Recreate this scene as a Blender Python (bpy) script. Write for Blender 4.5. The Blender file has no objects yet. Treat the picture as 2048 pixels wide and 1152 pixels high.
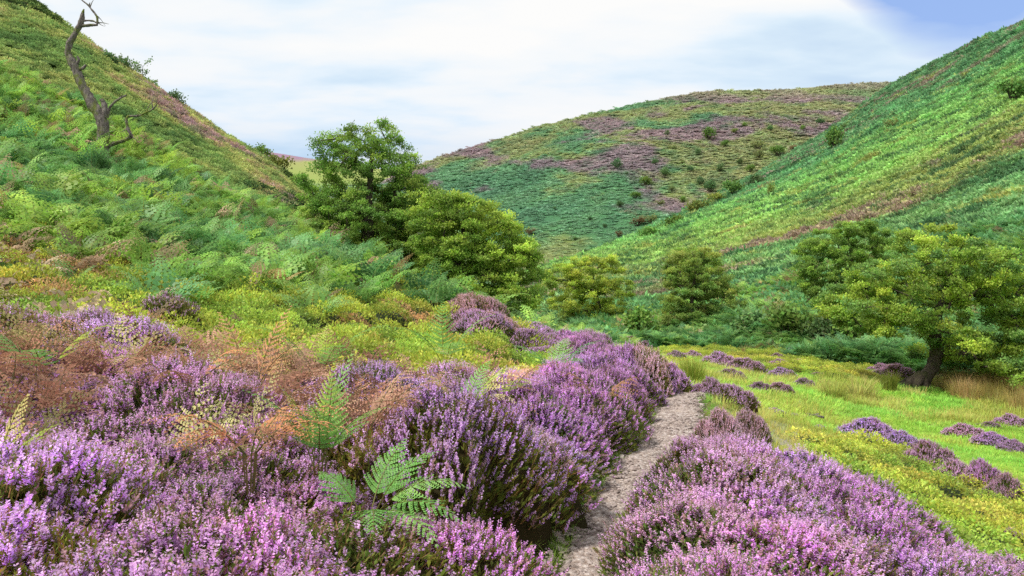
import bpy, math, random
import numpy as np
from mathutils import Vector, Matrix
from mathutils.bvhtree import BVHTree

random.seed(7)
rng = np.random.default_rng(11)
F = 1577.0      # focal length in pixels of the 2048 wide photograph
CU, CV = 1024.0, 500.0
scene = bpy.context.scene
COL = scene.collection

# ------------------------------------------------------------------ helpers
def tag(o, label=None, cat=None, group=None, kind=None):
    if label: o['label'] = label
    if cat: o['category'] = cat
    if group: o['group'] = group
    if kind: o['kind'] = kind
    return o

def px(u, v, Y):
    return np.array([(u - CU) / F * Y, Y, -(v - CV) / F * Y])

def norm(a):
    return a / np.maximum(np.linalg.norm(a, axis=-1, keepdims=True), 1e-9)

def jcol(c, n, j=.15, r=None):
    r = r or rng
    c = np.array(c, float)
    k = 1 + (r.random((n, 1)) - .5) * 2 * j
    h = 1 + (r.random((n, 3)) - .5) * j
    return np.clip(c * k * h, 0, 1)

class Geo:
    """collects quads with a colour and a material slot for each"""
    def __init__(s):
        s.v, s.f, s.m, s.c, s.n = [], [], [], [], 0
    def quads(s, V, mat, col):
        V = np.asarray(V, float).reshape(-1, 4, 3)
        n = len(V)
        if n == 0: return
        s.v.append(V.reshape(-1, 3))
        s.f.append(s.n + np.arange(n * 4).reshape(n, 4))
        s.m.append(np.full(n, mat))
        col = np.broadcast_to(np.asarray(col, float), (n, 3))
        s.c.append(np.repeat(col, 4, axis=0))
        s.n += n * 4
    def leaves(s, c, a, b, L, W, mat, col, mid=.5):
        c, a, b = map(lambda t: np.asarray(t, float), (c, a, b))
        L = np.broadcast_to(np.asarray(L, float), (len(c),))[:, None]
        W = np.broadcast_to(np.asarray(W, float), (len(c),))[:, None]
        V = np.stack([c, c + a * L * mid + b * W * .5, c + a * L, c + a * L * mid - b * W * .5], 1)
        s.quads(V, mat, col)
    def grid(s, G, mat, col, wrap=False):
        G = np.asarray(G, float)
        r, k = G.shape[:2]
        idx = s.n + np.arange(r * k).reshape(r, k)
        if wrap: idx = np.concatenate([idx, idx[:, :1]], 1)
        f = np.stack([idx[:-1, :-1], idx[:-1, 1:], idx[1:, 1:], idx[1:, :-1]], -1).reshape(-1, 4)
        s.v.append(G.reshape(-1, 3)); s.f.append(f); s.m.append(np.full(len(f), mat))
        col = np.asarray(col, float)
        s.c.append(np.broadcast_to(col.reshape(-1, 3) if col.ndim > 1 else col, (r * k, 3)))
        s.n += r * k
    def tube(s, P, R, mat, col, sides=6, rough=0.0):
        P = np.asarray(P, float); R = np.broadcast_to(np.asarray(R, float), (len(P),))
        T = norm(np.gradient(P, axis=0))
        ref = np.array([.31, .17, .93]) if abs(T[0][2]) < .8 else np.array([.93, .31, .1])
        A = norm(np.cross(T, ref)); B = np.cross(T, A)
        th = np.linspace(0, 2 * np.pi, sides, endpoint=False)
        rr = R[:, None] * (1 + rough * (rng.random((len(P), sides)) - .5) * 2)
        G = P[:, None] + rr[..., None] * (A[:, None] * np.cos(th)[None, :, None] + B[:, None] * np.sin(th)[None, :, None])
        s.grid(G, mat, col, wrap=True)
    def join(s, g, moff=0):
        for v, f, m, c in zip(g.v, g.f, g.m, g.c):
            s.v.append(v); s.f.append(f + s.n); s.m.append(m + moff); s.c.append(c)
        s.n += g.n
        return s
    def mesh(s, name, mats, smooth=False):
        me = bpy.data.meshes.new(name)
        V = np.concatenate(s.v); Fc = np.concatenate(s.f); M = np.concatenate(s.m); C = np.concatenate(s.c)
        me.vertices.add(len(V)); me.vertices.foreach_set('co', V.astype(np.float32).ravel())
        me.loops.add(len(Fc) * 4); me.loops.foreach_set('vertex_index', Fc.astype(np.int32).ravel())
        me.polygons.add(len(Fc)); me.polygons.foreach_set('loop_start', np.arange(0, len(Fc) * 4, 4, dtype=np.int32))
        me.polygons.foreach_set('material_index', M.astype(np.int32))
        me.polygons.foreach_set('use_smooth', np.full(len(Fc), smooth))
        at = me.attributes.new('Col', 'FLOAT_COLOR', 'POINT')
        at.data.foreach_set('color', np.concatenate([C, np.ones((len(C), 1))], 1).astype(np.float32).ravel())
        for m in mats: me.materials.append(m)
        me.update(); me.validate()
        return me

def link(name, me, parent=None, loc=None):
    o = bpy.data.objects.new(name, me); COL.objects.link(o)
    if parent: o.parent = parent
    if loc is not None: o.location = Vector([float(t) for t in loc])
    return o

def empty(name, loc, rz=0.0):
    o = bpy.data.objects.new(name, None); COL.objects.link(o)
    o.location = Vector([float(t) for t in loc]); o.rotation_euler = (0, 0, rz); o.empty_display_size = .3
    return o

# ------------------------------------------------------------------ value noise in numpy
_perm = rng.random((64, 64))
def vnoise(x, y):
    xi, yi = np.floor(x).astype(int), np.floor(y).astype(int)
    fx, fy = x - xi, y - yi
    fx = fx * fx * (3 - 2 * fx); fy = fy * fy * (3 - 2 * fy)
    g = lambda a, b: _perm[a % 64, b % 64]
    return (g(xi, yi) * (1 - fx) + g(xi + 1, yi) * fx) * (1 - fy) + (g(xi, yi + 1) * (1 - fx) + g(xi + 1, yi + 1) * fx) * fy
def fbm(x, y, o=4):
    t, a, w = 0, .5, 0
    for k in range(o):
        t = t + a * vnoise(x * 2 ** k + 17 * k, y * 2 ** k + 5 * k); w += a; a *= .5
    return t / w - .5

# ------------------------------------------------------------------ pchip
def pchip(xk, yk, x):
    xk = np.asarray(xk, float); yk = np.asarray(yk, float); x = np.asarray(x, float)
    h = np.diff(xk); sh = (-1,) + (1,) * (yk.ndim - 1)
    d = np.diff(yk, axis=0) / h.reshape(sh)
    m = np.zeros_like(yk); m[0] = d[0]; m[-1] = d[-1]
    if len(xk) > 2:
        w1 = (2 * h[1:] + h[:-1]).reshape(sh); w2 = (h[1:] + 2 * h[:-1]).reshape(sh)
        with np.errstate(divide='ignore', invalid='ignore'):
            hm = (w1 + w2) / (w1 / d[:-1] + w2 / d[1:])
        m[1:-1] = np.where(d[:-1] * d[1:] > 0, hm, 0)
    i = np.clip(np.searchsorted(xk, x) - 1, 0, len(xk) - 2)
    t = ((x - xk[i]) / h[i]).reshape((-1,) + (1,) * (yk.ndim - 1)); hh = h[i].reshape(t.shape)
    return ((2 * t**3 - 3 * t**2 + 1) * yk[i] + (t**3 - 2 * t**2 + t) * hh * m[i]
            + (-2 * t**3 + 3 * t**2) * yk[i + 1] + (t**3 - t**2) * hh * m[i + 1])

# ------------------------------------------------------------------ terrain: near ground
# per column: (depth, canopy pixel row, canopy height) or (depth, 'z', z)
Zt = 'z'
COLS = {
 -1500: [(.3,Zt,-1.2),(2.5,Zt,-.2),(6,Zt,2.5),(10,Zt,5),(17,Zt,9),(26,Zt,14),(45,Zt,24),(70,Zt,24),(110,Zt,20),(170,Zt,10)],
 -700: [(.3,Zt,-1.5),(2.5,Zt,-1.05),(6,Zt,.1),(10,Zt,1.6),(17,Zt,5.2),(26,Zt,9.8),(48,Zt,20),(70,Zt,20),(110,Zt,14),(170,Zt,5)],
 0:   [(.3,Zt,-1.6),(2.6,1100,.45),(6.6,640,.45),(10,455,.7),(17,300,.7),(26,165,.5),(50,14,.2),(68,Zt,15),(110,Zt,8),(170,Zt,0)],
 200: [(.3,Zt,-1.6),(2.6,1110,.45),(6.6,665,.45),(10,500,.6),(17,350,.7),(27,235,.5),(52,137,.2),(70,Zt,10),(110,Zt,4),(170,Zt,-3)],
 400: [(.3,Zt,-1.62),(2.6,1130,.45),(7,690,.45),(10,560,.6),(17,430,.7),(28,345,.5),(55,262,.2),(72,Zt,6),(110,Zt,0),(170,Zt,-6)],
 600: [(.3,Zt,-1.65),(2.6,1137,.45),(7,705,.45),(10,600,.5),(16,485,.7),(26,430,.6),(58,395,.3),(75,Zt,0),(110,Zt,-5),(170,Zt,-9)],
 740: [(.3,Zt,-1.66),(2.6,1140,.45),(7,722,.45),(10,632,.45),(14,552,.6),(19,492,.6),(28,Zt,-3.2),(55,Zt,-4.5),(110,Zt,-8),(170,Zt,-10)],
 860: [(.3,Zt,-1.68),(2.6,1150,.45),(7,735,.45),(10,655,.45),(13,602,.5),(16,565,.5),(26,Zt,-3.6),(50,Zt,-5.2),(110,Zt,-9),(170,Zt,-10)],
 960: [(.3,Zt,-1.7),(2.8,1150,.45),(7,752,.45),(10,672,.45),(12.5,632,.45),(15,602,.4),(26,Zt,-3.9),(50,Zt,-5.4),(110,Zt,-9),(170,Zt,-10)],
 1080:[(.3,Zt,-1.7),(3.2,Zt,-1.66),(7,790,.45),(9.5,722,.45),(12,676,.45),(14.5,643,.45),(26,Zt,-3.9),(50,Zt,-5.4),(110,Zt,-9),(170,Zt,-10)],
 1180:[(.3,Zt,-1.7),(4.1,Zt,-1.7),(6.5,Zt,-1.66),(9,755,.45),(11.5,715,.45),(14,690,.45),(26,Zt,-3.9),(50,Zt,-5.4),(110,Zt,-9),(170,Zt,-10)],
 1300:[(.3,Zt,-1.7),(4.1,Zt,-1.72),(7,Zt,-1.72),(9.5,Zt,-1.82),(11,Zt,-2.02),(12.6,Zt,-2.2),(20,Zt,-3.0),(41,Zt,-5.2),(110,Zt,-9),(170,Zt,-10)],
 1390:[(.3,Zt,-1.7),(4.1,Zt,-1.76),(7,Zt,-1.75),(9.6,Zt,-1.8),(11.5,Zt,-2.05),(15,Zt,-2.6),(21,Zt,-3.35),(41,Zt,-5.2),(110,Zt,-8),(170,Zt,-9)],
 1550:[(.3,Zt,-1.72),(4.1,Zt,-1.84),(7,Zt,-1.95),(9,Zt,-2.2),(12,Zt,-2.72),(15,Zt,-3.1),(22,Zt,-3.9),(38,Zt,-5.05),(110,Zt,-8),(170,Zt,-9)],
 1750:[(.3,Zt,-1.76),(4.1,Zt,-1.98),(7,Zt,-2.45),(9,Zt,-2.8),(12,Zt,-3.3),(15,Zt,-3.7),(20,Zt,-4.2),(34,Zt,-5.0),(110,Zt,-7),(170,Zt,-8)],
 2048:[(.3,Zt,-1.8),(4.1,Zt,-2.15),(7,Zt,-2.95),(9,Zt,-3.35),(12,Zt,-3.75),(15,Zt,-4.0),(20,Zt,-4.4),(29,Zt,-4.85),(110,Zt,-7),(170,Zt,-8)],
 2600:[(.3,Zt,-1.9),(4.1,Zt,-2.6),(7,Zt,-3.5),(9,Zt,-3.9),(12,Zt,-4.1),(15,Zt,-4.3),(20,Zt,-4.5),(29,Zt,-4.85),(110,Zt,-7),(170,Zt,-8)],
 3600:[(.3,Zt,-2.1),(4.1,Zt,-3.2),(7,Zt,-4.0),(9,Zt,-4.3),(12,Zt,-4.4),(15,Zt,-4.5),(20,Zt,-4.6),(29,Zt,-4.9),(110,Zt,-7),(170,Zt,-8)],
}
us = sorted(COLS); LY = np.linspace(math.log(.3), math.log(170), 260)
prof = []
for u in us:
    Y = np.array([k[0] for k in COLS[u]]); z = np.array([k[2] if k[1] == 'z' else -(k[1] - CV) / F * k[0] - k[2] for k in COLS[u]])
    prof.append(pchip(np.log(Y), z, LY))
UU = np.linspace(us[0], us[-1], 900)
ZT = pchip(np.array(us, float), np.array(prof), UU)          # (900,260)
k5 = np.exp(-np.linspace(-2, 2, 21) ** 2); k5 /= k5.sum()
ZT = np.apply_along_axis(lambda a: np.convolve(np.pad(a, 10, mode='edge'), k5, 'valid'), 0, ZT)

def zg(x, y):
    x = np.asarray(x, float); y = np.maximum(np.asarray(y, float), .31)
    u = np.clip(CU + F * x / y, us[0] + .1, us[-1] - .1); ly = np.clip(np.log(y), LY[0], LY[-1] - 1e-6)
    a = (u - UU[0]) / (UU[1] - UU[0]); b = (ly - LY[0]) / (LY[1] - LY[0])
    i = np.clip(a.astype(int), 0, len(UU) - 2); j = np.clip(b.astype(int), 0, len(LY) - 2); a = a - i; b = b - j
    z = (ZT[i, j] * (1 - a) + ZT[i + 1, j] * a) * (1 - b) + (ZT[i, j + 1] * (1 - a) + ZT[i + 1, j + 1] * a) * b
    amp = np.clip(y / 30, .1, 1.0)
    wet = np.clip((y - 12) / 10, 0, 1) * (x > 0)
    return z + amp * .35 * fbm(x * .35, y * .35, 4) + .06 * fbm(x * 1.7, y * 1.7, 3) + wet * .55 * np.maximum(fbm(x * .5 + 30, y * .3 + 7, 3), -.02)

# path centreline
PC = np.array([(.12,.6),(.2,2.2),(.46,4.1),(.66,4.9),(.86,5.6),(1.25,6.7),(1.6,7.75),(1.98,9.4),(2.22,10.4),(2.3,11.6),(2.1,13.2),(1.7,15.2)])
_t = np.linspace(0, len(PC) - 1, 240); PCf = pchip(np.arange(len(PC)), PC, _t)
def pathdist(x, y):
    """signed: negative on the left of the path"""
    x = np.atleast_1d(x); y = np.atleast_1d(y)
    out = np.empty(len(x))
    for s in range(0, len(x), 20000):
        d = np.hypot(x[s:s+20000, None] - PCf[None, :, 0], y[s:s+20000, None] - PCf[None, :, 1])
        i = d.argmin(1); out[s:s+20000] = d[np.arange(len(i)), i] * np.sign(x[s:s+20000] - PCf[i, 0])
    return out

def uof(x, y): return CU + F * x / np.maximum(y, .3)

# ------------------------------------------------------------------ materials
def newmat(name):
    m = bpy.data.materials.new(name); m.use_nodes = True
    nt = m.node_tree; nt.nodes.clear()
    return m, nt
def N(nt, t, **kw):
    n = nt.nodes.new(t)
    for k, v in kw.items(): setattr(n, k, v)
    return n
def noise(nt, vec, scale, detail=4, rough=.6, dist=0.0):
    n = N(nt, 'ShaderNodeTexNoise'); n.inputs['Scale'].default_value = scale; n.inputs['Detail'].default_value = detail
    n.inputs['Roughness'].default_value = rough; n.inputs['Distortion'].default_value = dist
    nt.links.new(vec, n.inputs['Vector']); return n.outputs['Fac']
def ramp(nt, fac, stops, mode='LINEAR'):
    r = N(nt, 'ShaderNodeValToRGB'); r.color_ramp.interpolation = mode
    while len(r.color_ramp.elements) < len(stops): r.color_ramp.elements.new(.5)
    for e, (p, c) in zip(r.color_ramp.elements, stops):
        e.position = p; e.color = (*c, 1) if len(c) == 3 else c
    nt.links.new(fac, r.inputs['Fac']); return r.outputs['Color']
def mixc(nt, fac, a, b, mode='MIX'):
    m = N(nt, 'ShaderNodeMix', data_type='RGBA', blend_type=mode)
    for s, v in ((m.inputs[0], fac), (m.inputs[6], a), (m.inputs[7], b)):
        if isinstance(v, (int, float)): s.default_value = v
        elif isinstance(v, tuple): s.default_value = (*v, 1)
        else: nt.links.new(v, s)
    return m.outputs[2]
def math_(nt, op, a, b=None, clamp=False):
    m = N(nt, 'ShaderNodeMath', operation=op); m.use_clamp = clamp
    for s, v in zip(m.inputs, (a, b)):
        if v is None: continue
        if isinstance(v, (int, float)): s.default_value = v
        else: nt.links.new(v, s)
    return m.outputs[0]
def pos(nt): return N(nt, 'ShaderNodeNewGeometry').outputs['Position']
def finish(nt, col, rough=.8, trans=0.0, bump=None, bstr=.3, bdist=.02, spec=.2):
    out = N(nt, 'ShaderNodeOutputMaterial')
    p = N(nt, 'ShaderNodeBsdfPrincipled'); p.inputs['Roughness'].default_value = rough
    p.inputs['Specular IOR Level'].default_value = spec
    nt.links.new(col, p.inputs['Base Color'])
    if bump is not None:
        b = N(nt, 'ShaderNodeBump'); b.inputs['Strength'].default_value = bstr; b.inputs['Distance'].default_value = bdist
        nt.links.new(bump, b.inputs['Height']); nt.links.new(b.outputs[0], p.inputs['Normal'])
    sh = p.outputs[0]
    if trans > 0:
        t = N(nt, 'ShaderNodeBsdfTranslucent'); nt.links.new(col, t.inputs['Color'])
        mx = N(nt, 'ShaderNodeMixShader'); mx.inputs[0].default_value = trans
        nt.links.new(sh, mx.inputs[1]); nt.links.new(t.outputs[0], mx.inputs[2]); sh = mx.outputs[0]
    nt.links.new(sh, out.inputs['Surface'])

def leafmat(name, var_a, var_b, scale=.5, amt=.8, trans=.3, rough=.6, spec=.25, rnd=.25, gain=1.0, sat=1.0):
    """leaf colour from the mesh, drifting between two tints over the ground and from plant to plant"""
    m, nt = newmat(name)
    c = N(nt, 'ShaderNodeAttribute', attribute_name='Col').outputs['Color']
    P = pos(nt)
    f = ramp(nt, noise(nt, P, scale, 3, .6), [(.36, (0, 0, 0)), (.64, (1, 1, 1))])
    v = mixc(nt, f, var_a, var_b)
    c1 = mixc(nt, amt, c, v, 'MULTIPLY')
    oi = N(nt, 'ShaderNodeObjectInfo').outputs['Random']
    k = math_(nt, 'ADD', math_(nt, 'MULTIPLY', oi, 2 * rnd * gain), (1 - rnd) * gain)
    hsv = N(nt, 'ShaderNodeHueSaturation'); hsv.inputs['Saturation'].default_value = sat
    nt.links.new(c1, hsv.inputs['Color']); nt.links.new(k, hsv.inputs['Value'])
    finish(nt, hsv.outputs[0], rough, trans, spec=spec)
    return m

M = {}
M['flower'] = leafmat('heather_flowers', (.98, .88, .98), (.86, .90, 1.12), .35, 1, .45, .7, .1, .14, gain=1.52, sat=.93)
M['heathleaf'] = leafmat('heather_foliage', (1, 1, 1), (1.2, .85, .6), .8, 1, .4, .7, .1, .2, gain=2.5)
M['bracken'] = leafmat('bracken_fronds', (.86, .93, .90), (1.25, 1.06, .72), .9, 1, .45, .5, .35, .40, gain=2.0, sat=.93)
M['brown'] = leafmat('dead_bracken', (1, 1, 1), (1.0, .9, .85), .5, 1, .3, .8, .1, .3, gain=1.55, sat=.80)
M['berry'] = leafmat('bilberry_leaves', (1.15, 1.02, .9), (.85, .85, .9), .8, 1, .45, .5, .3, .3, gain=1.8, sat=.95)
M['grass'] = leafmat('grass_blades', (1.15, 1.0, .7), (.75, 1.0, .8), .35, 1, .4, .6, .2, .3, gain=1.5, sat=.92)
M['drygrass'] = leafmat('dry_grass', (1, 1, 1), (.8, 1.0, .6), .5, 1, .4, .8, .1, .2, gain=1.4)
M['tree'] = leafmat('hawthorn_leaves', (1.05, 1.06, .85), (.75, .95, .95), .55, 1, .5, .5, .3, .0, gain=2.2, sat=.92)
M['shrub'] = leafmat('shrub_leaves', (1.1, 1.0, .8), (.8, .95, 1.0), .1, 1, .35, .7, .1, .3, gain=1.5)

def barkmat(name, a, b, moss, lean=.5):
    m, nt = newmat(name); P = pos(nt)
    mp = N(nt, 'ShaderNodeMapping'); mp.inputs['Scale'].default_value = (1, 1, .25); nt.links.new(P, mp.inputs[0])
    n1 = noise(nt, mp.outputs[0], 13, 7, .8); n2 = noise(nt, P, 3.5, 4, .6)
    c = ramp(nt, n1, [(.35, a), (.65, b)])
    c = mixc(nt, ramp(nt, n2, [(.48, (0, 0, 0)), (.66, (lean,) * 3)]), c, moss)
    finish(nt, c, .9, 0, n1, 1.0, .05)
    return m
M['bark'] = barkmat('hawthorn_bark', (.03, .024, .018), (.13, .10, .075), (.07, .085, .02), .5)
M['deadbark'] = barkmat('dead_tree_bark', (.035, .028, .025), (.32, .27, .24), (.15, .19, .02), .9)

# hill colours: shared between hill surfaces and the plants that clothe them
def hillcolor(nt, which):
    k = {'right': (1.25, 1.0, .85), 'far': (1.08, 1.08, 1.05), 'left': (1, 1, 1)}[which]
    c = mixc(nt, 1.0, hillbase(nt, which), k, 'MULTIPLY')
    return mixc(nt, .08, c, (.17, .21, .23)) if which == 'far' else c  # far hill: a little aerial haze mixed into the base colour
def hillbase(nt, which):
    P = pos(nt)
    if which == 'right':
        sx = N(nt, 'ShaderNodeSeparateXYZ'); nt.links.new(P, sx.inputs[0])
        mp = N(nt, 'ShaderNodeMapping'); mp.inputs['Scale'].default_value = (.35, 1.3, .8); mp.inputs['Rotation'].default_value = (0, 0, .25)
        nt.links.new(P, mp.inputs[0])
        big = noise(nt, mp.outputs[0], .045, 4, .65)
        y = math_(nt, 'ADD', math_(nt, 'MULTIPLY', sx.outputs[1], 1 / 260.0), math_(nt, 'MULTIPLY', math_(nt, 'SUBTRACT', big, .5), .34))
        base = ramp(nt, y, [(.10, (.04, .15, .04)), (.20, (.07, .22, .085)), (.285, (.10, .24, .075)), (.315, (.17, .24, .06)), (.385, (.15, .26, .055)),
                            (.42, (.15, .31, .06)), (.56, (.12, .31, .07)), (.66, (.07, .24, .09)), (.9, (.07, .20, .09))])
        p1 = noise(nt, mp.outputs[0], .22, 5, .7); p2 = noise(nt, P, .12, 5, .7)
        base = mixc(nt, ramp(nt, p1, [(.48, (0, 0, 0)), (.58, (.85,) * 3)]), base, (.025, .10, .04))
        base = mixc(nt, ramp(nt, p2, [(.56, (0, 0, 0)), (.66, (.7,) * 3)]), base, (.22, .27, .05))
        p3 = noise(nt, mp.outputs[0], .09, 5, .75, .3)
        hz = ramp(nt, y, [(.27, (0, 0, 0)), (.31, (1, 1, 1)), (.40, (1, 1, 1)), (.44, (0, 0, 0)), (.66, (0, 0, 0)), (.76, (1, 1, 1))])
        pm = ramp(nt, p3, [(.54, (0, 0, 0)), (.60, (.8,) * 3)])
        base = mixc(nt, mixc(nt, 1.0, hz, pm, 'MULTIPLY'), base, (.17, .13, .13))
        p4 = noise(nt, P, .5, 4, .7)
        base = mixc(nt, ramp(nt, p4, [(.57, (0, 0, 0)), (.72, (.4,) * 3)]), base, (.20, .18, .08))
        return base
    if which == 'far':
        mp = N(nt, 'ShaderNodeMapping'); mp.inputs['Scale'].default_value = (1.0, .55, 1.6); mp.inputs['Rotation'].default_value = (0, .35, 0)
        nt.links.new(P, mp.inputs[0])
        sx = N(nt, 'ShaderNodeSeparateXYZ'); nt.links.new(P, sx.inputs[0])
        n1 = noise(nt, mp.outputs[0], .015, 6, .62, .5)
        n2 = noise(nt, mp.outputs[0], .024, 6, .62, .4)
        n3 = noise(nt, P, .09, 5, .7)
        base = ramp(nt, n1, [(.38, (.055, .19, .075)), (.47, (.08, .22, .07)), (.52, (.20, .25, .055)), (.60, (.22, .22, .06)), (.66, (.11, .20, .055))])
        up = math_(nt, 'MULTIPLY', sx.outputs[2], 1 / 95.0)
        pf = math_(nt, 'ADD', n2, math_(nt, 'MULTIPLY', math_(nt, 'SUBTRACT', ramp(nt, up, [(.0, (0, 0, 0)), (.3, (.45,) * 3), (.7, (.6,) * 3), (1, (.75,) * 3)]), .5), .32))
        base = mixc(nt, ramp(nt, pf, [(.50, (0, 0, 0)), (.57, (.8,) * 3)]), base, (.24, .13, .19))
        base = mixc(nt, ramp(nt, n3, [(.5, (0, 0, 0)), (.66, (.55,) * 3)]), base, (.035, .12, .05))
        base = mixc(nt, ramp(nt, noise(nt, P, .05, 5, .7), [(.60, (0, 0, 0)), (.68, (.7,) * 3)]), base, (.30, .22, .13))
        base = mixc(nt, ramp(nt, up, [(.84, (0, 0, 0)), (.93, (.55,) * 3)]), base, (.24, .25, .09))
        return base
    if which == 'left':
        mp = N(nt, 'ShaderNodeMapping'); mp.inputs['Scale'].default_value = (1.0, .5, 1.0); nt.links.new(P, mp.inputs[0])
        n1 = noise(nt, mp.outputs[0], .13, 6, .7, .4)
        base = ramp(nt, n1, [(.36, (.05, .11, .03)), (.44, (.13, .20, .04)), (.52, (.24, .25, .06)), (.555, (.25, .18, .09)), (.60, (.26, .15, .17)), (.66, (.18, .18, .06))])
        base = mixc(nt, ramp(nt, noise(nt, P, .5, 4, .7), [(.5, (0, 0, 0)), (.62, (.7,) * 3)]), base, (.07, .13, .03))
        return base

def hillmat(name, which, scale, leaf=False):
    m, nt = newmat(name)
    c = hillcolor(nt, which)
    if leaf:
        a = N(nt, 'ShaderNodeAttribute', attribute_name='Col').outputs['Color']
        c = mixc(nt, 1.0, c, a, 'MULTIPLY')
        oi = N(nt, 'ShaderNodeObjectInfo').outputs['Random']
        hsv = N(nt, 'ShaderNodeHueSaturation'); nt.links.new(c, hsv.inputs['Color'])
        nt.links.new(math_(nt, 'ADD', math_(nt, 'MULTIPLY', oi, .9), {'right': 2.0, 'far': 2.2, 'left': 2.2}[which]), hsv.inputs['Value']); hsv.inputs['Saturation'].default_value = {'right': .86, 'far': .70, 'left': .88}[which]
        nt.links.new(math_(nt, 'ADD', math_(nt, 'MULTIPLY', oi, .02), .49), hsv.inputs['Hue'])
        finish(nt, hsv.outputs[0], .7, .35, spec=.1)
    else:
        b = noise(nt, pos(nt), scale, 6, .75)
        c = mixc(nt, ramp(nt, b, [(.3, (.45,) * 3), (.6, (1, 1, 1))]), (.03, .06, .02), c)
        finish(nt, c, .9, 0, b, 1.0, 1.0 / scale * .5)
    return m
M['hill_right'] = hillmat('bracken_hillside', 'right', 1.2); M['hill_right_leaf'] = hillmat('hillside_bracken_leaves', 'right', 1, True)
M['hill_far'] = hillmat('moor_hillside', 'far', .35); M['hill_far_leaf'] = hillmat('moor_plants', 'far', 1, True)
M['left_leaf'] = hillmat('upper_slope_plants', 'left', 1, True)

# near ground
def groundmat():
    m, nt = newmat('ground_soil_and_turf'); P = pos(nt)
    c = N(nt, 'ShaderNodeAttribute', attribute_name='Col').outputs['Color']
    n1 = noise(nt, P, 2.2, 6, .7); n2 = noise(nt, P, 30, 4, .7)
    c = mixc(nt, 1.0, c, ramp(nt, n1, [(.3, (.6, .75, .6)), (.5, (1, 1, 1)), (.7, (1.25, 1.1, 1.0))]), 'MULTIPLY')
    c = mixc(nt, 1.0, c, ramp(nt, n2, [(.3, (.55,) * 3), (.6, (1.15,) * 3)]), 'MULTIPLY')
    finish(nt, c, .95, 0, n2, .8, .02)
    return m
M['ground'] = groundmat()
def pathmat():
    m, nt = newmat('stony_path'); P = pos(nt)
    vo = N(nt, 'ShaderNodeTexVoronoi'); vo.inputs['Scale'].default_value = 38; nt.links.new(P, vo.inputs['Vector'])
    v2 = N(nt, 'ShaderNodeTexVoronoi'); v2.inputs['Scale'].default_value = 90; nt.links.new(P, v2.inputs['Vector'])
    sp = N(nt, 'ShaderNodeSeparateColor'); nt.links.new(vo.outputs['Color'], sp.inputs[0])
    c = ramp(nt, sp.outputs[0], [(0, (.30, .24, .21)), (.5, (.44, .37, .33)), (1, (.58, .51, .47))])
    edge = ramp(nt, vo.outputs['Distance'], [(.25, (1, 1, 1)), (.8, (.62, .55, .5))])
    c = mixc(nt, 1.0, c, edge, 'MULTIPLY')
    c = mixc(nt, ramp(nt, noise(nt, P, 3, 5, .7), [(.5, (0, 0, 0)), (.7, (.7,) * 3)]), c, (.42, .33, .26))
    h = math_(nt, 'ADD', math_(nt, 'MULTIPLY', vo.outputs['Distance'], -1), math_(nt, 'MULTIPLY', v2.outputs['Distance'], -.5))
    finish(nt, c, .9, 0, h, .7, .02)
    return m
M['path'] = pathmat()
m, nt = newmat('pale_stone'); oi = N(nt, 'ShaderNodeObjectInfo').outputs['Random']
c = ramp(nt, oi, [(0, (.18, .14, .12)), (.5, (.34, .27, .24)), (1, (.50, .42, .38))])
c = mixc(nt, 1.0, c, ramp(nt, noise(nt, pos(nt), 60, 4, .7), [(.3, (.7,) * 3), (.7, (1.1,) * 3)]), 'MULTIPLY'); finish(nt, c, .9)
M['stone'] = m

# ------------------------------------------------------------------ near ground mesh
ucols = np.concatenate([np.linspace(-1490, -50, 70), np.linspace(-45, 2150, 420), np.linspace(2160, 3590, 60)])
yrows = np.exp(np.linspace(math.log(.32), math.log(168), 340))
UG, YG = np.meshgrid(ucols, yrows)
XG = (UG - CU) / F * YG; ZG = zg(XG, YG)
PD = pathdist(XG.ravel(), YG.ravel()).reshape(XG.shape)

def Yheather(u):      # depth where the heather bank on the left ends
    return np.interp(u, [-1500, -200, 0, 200, 400, 600, 740, 860, 960, 1080, 1180, 1330], [5.5, 6.2, 6.9, 6.7, 6.5, 6.3, 6.2, 6.6, 7.4, 9.4, 12.6, 12.4])
def Yedge(u):
    return np.interp(u, [600, 740, 860, 960, 1080, 1180, 1300, 1390], [28, 19, 16, 15, 14.5, 14, 12.6, 11])
def Yhr(u):           # heather bank on the right, far edge
    return np.interp(u, [1200, 1300, 1400, 1640, 1850, 2048, 2600], [4.7, 5.3, 6.0, 5.8, 5.5, 5.1, 4.8])
def lawn(x, y):
    """0..1 where short grass grows"""
    u = uof(x, y)
    yf = np.interp(u, [1180, 1300, 1390, 1550, 1750, 2048, 2600], [14, 13, 10.0, 6.5, 6.0, 5.2, 4.5])
    yb = np.interp(u, [1180, 1300, 1390, 1550, 1750, 2048, 2600], [50, 44, 42, 38, 31, 26, 22])
    return ((y > yf) & (y < yb) & (u > 1190)).astype(float)
LW = lawn(XG, YG)
earth = np.array([.050, .045, .022]); turf = np.array([.24, .40, .045]); dry = np.array([.36, .30, .12]); moss = np.array([.13, .17, .03])
CG = np.empty(XG.shape + (3,)); CG[:] = earth
left_upper = (UG < 700) & (YG > 20); CG[left_upper] = (.10, .13, .03)
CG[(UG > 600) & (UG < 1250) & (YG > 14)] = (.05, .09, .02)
nz = fbm(XG * .5, YG * .5, 4)
w = np.clip(LW, 0, 1)[..., None]; CG = CG * (1 - w) + turf * w
UVg = (UG, CV - F * ZG / YG)
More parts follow.
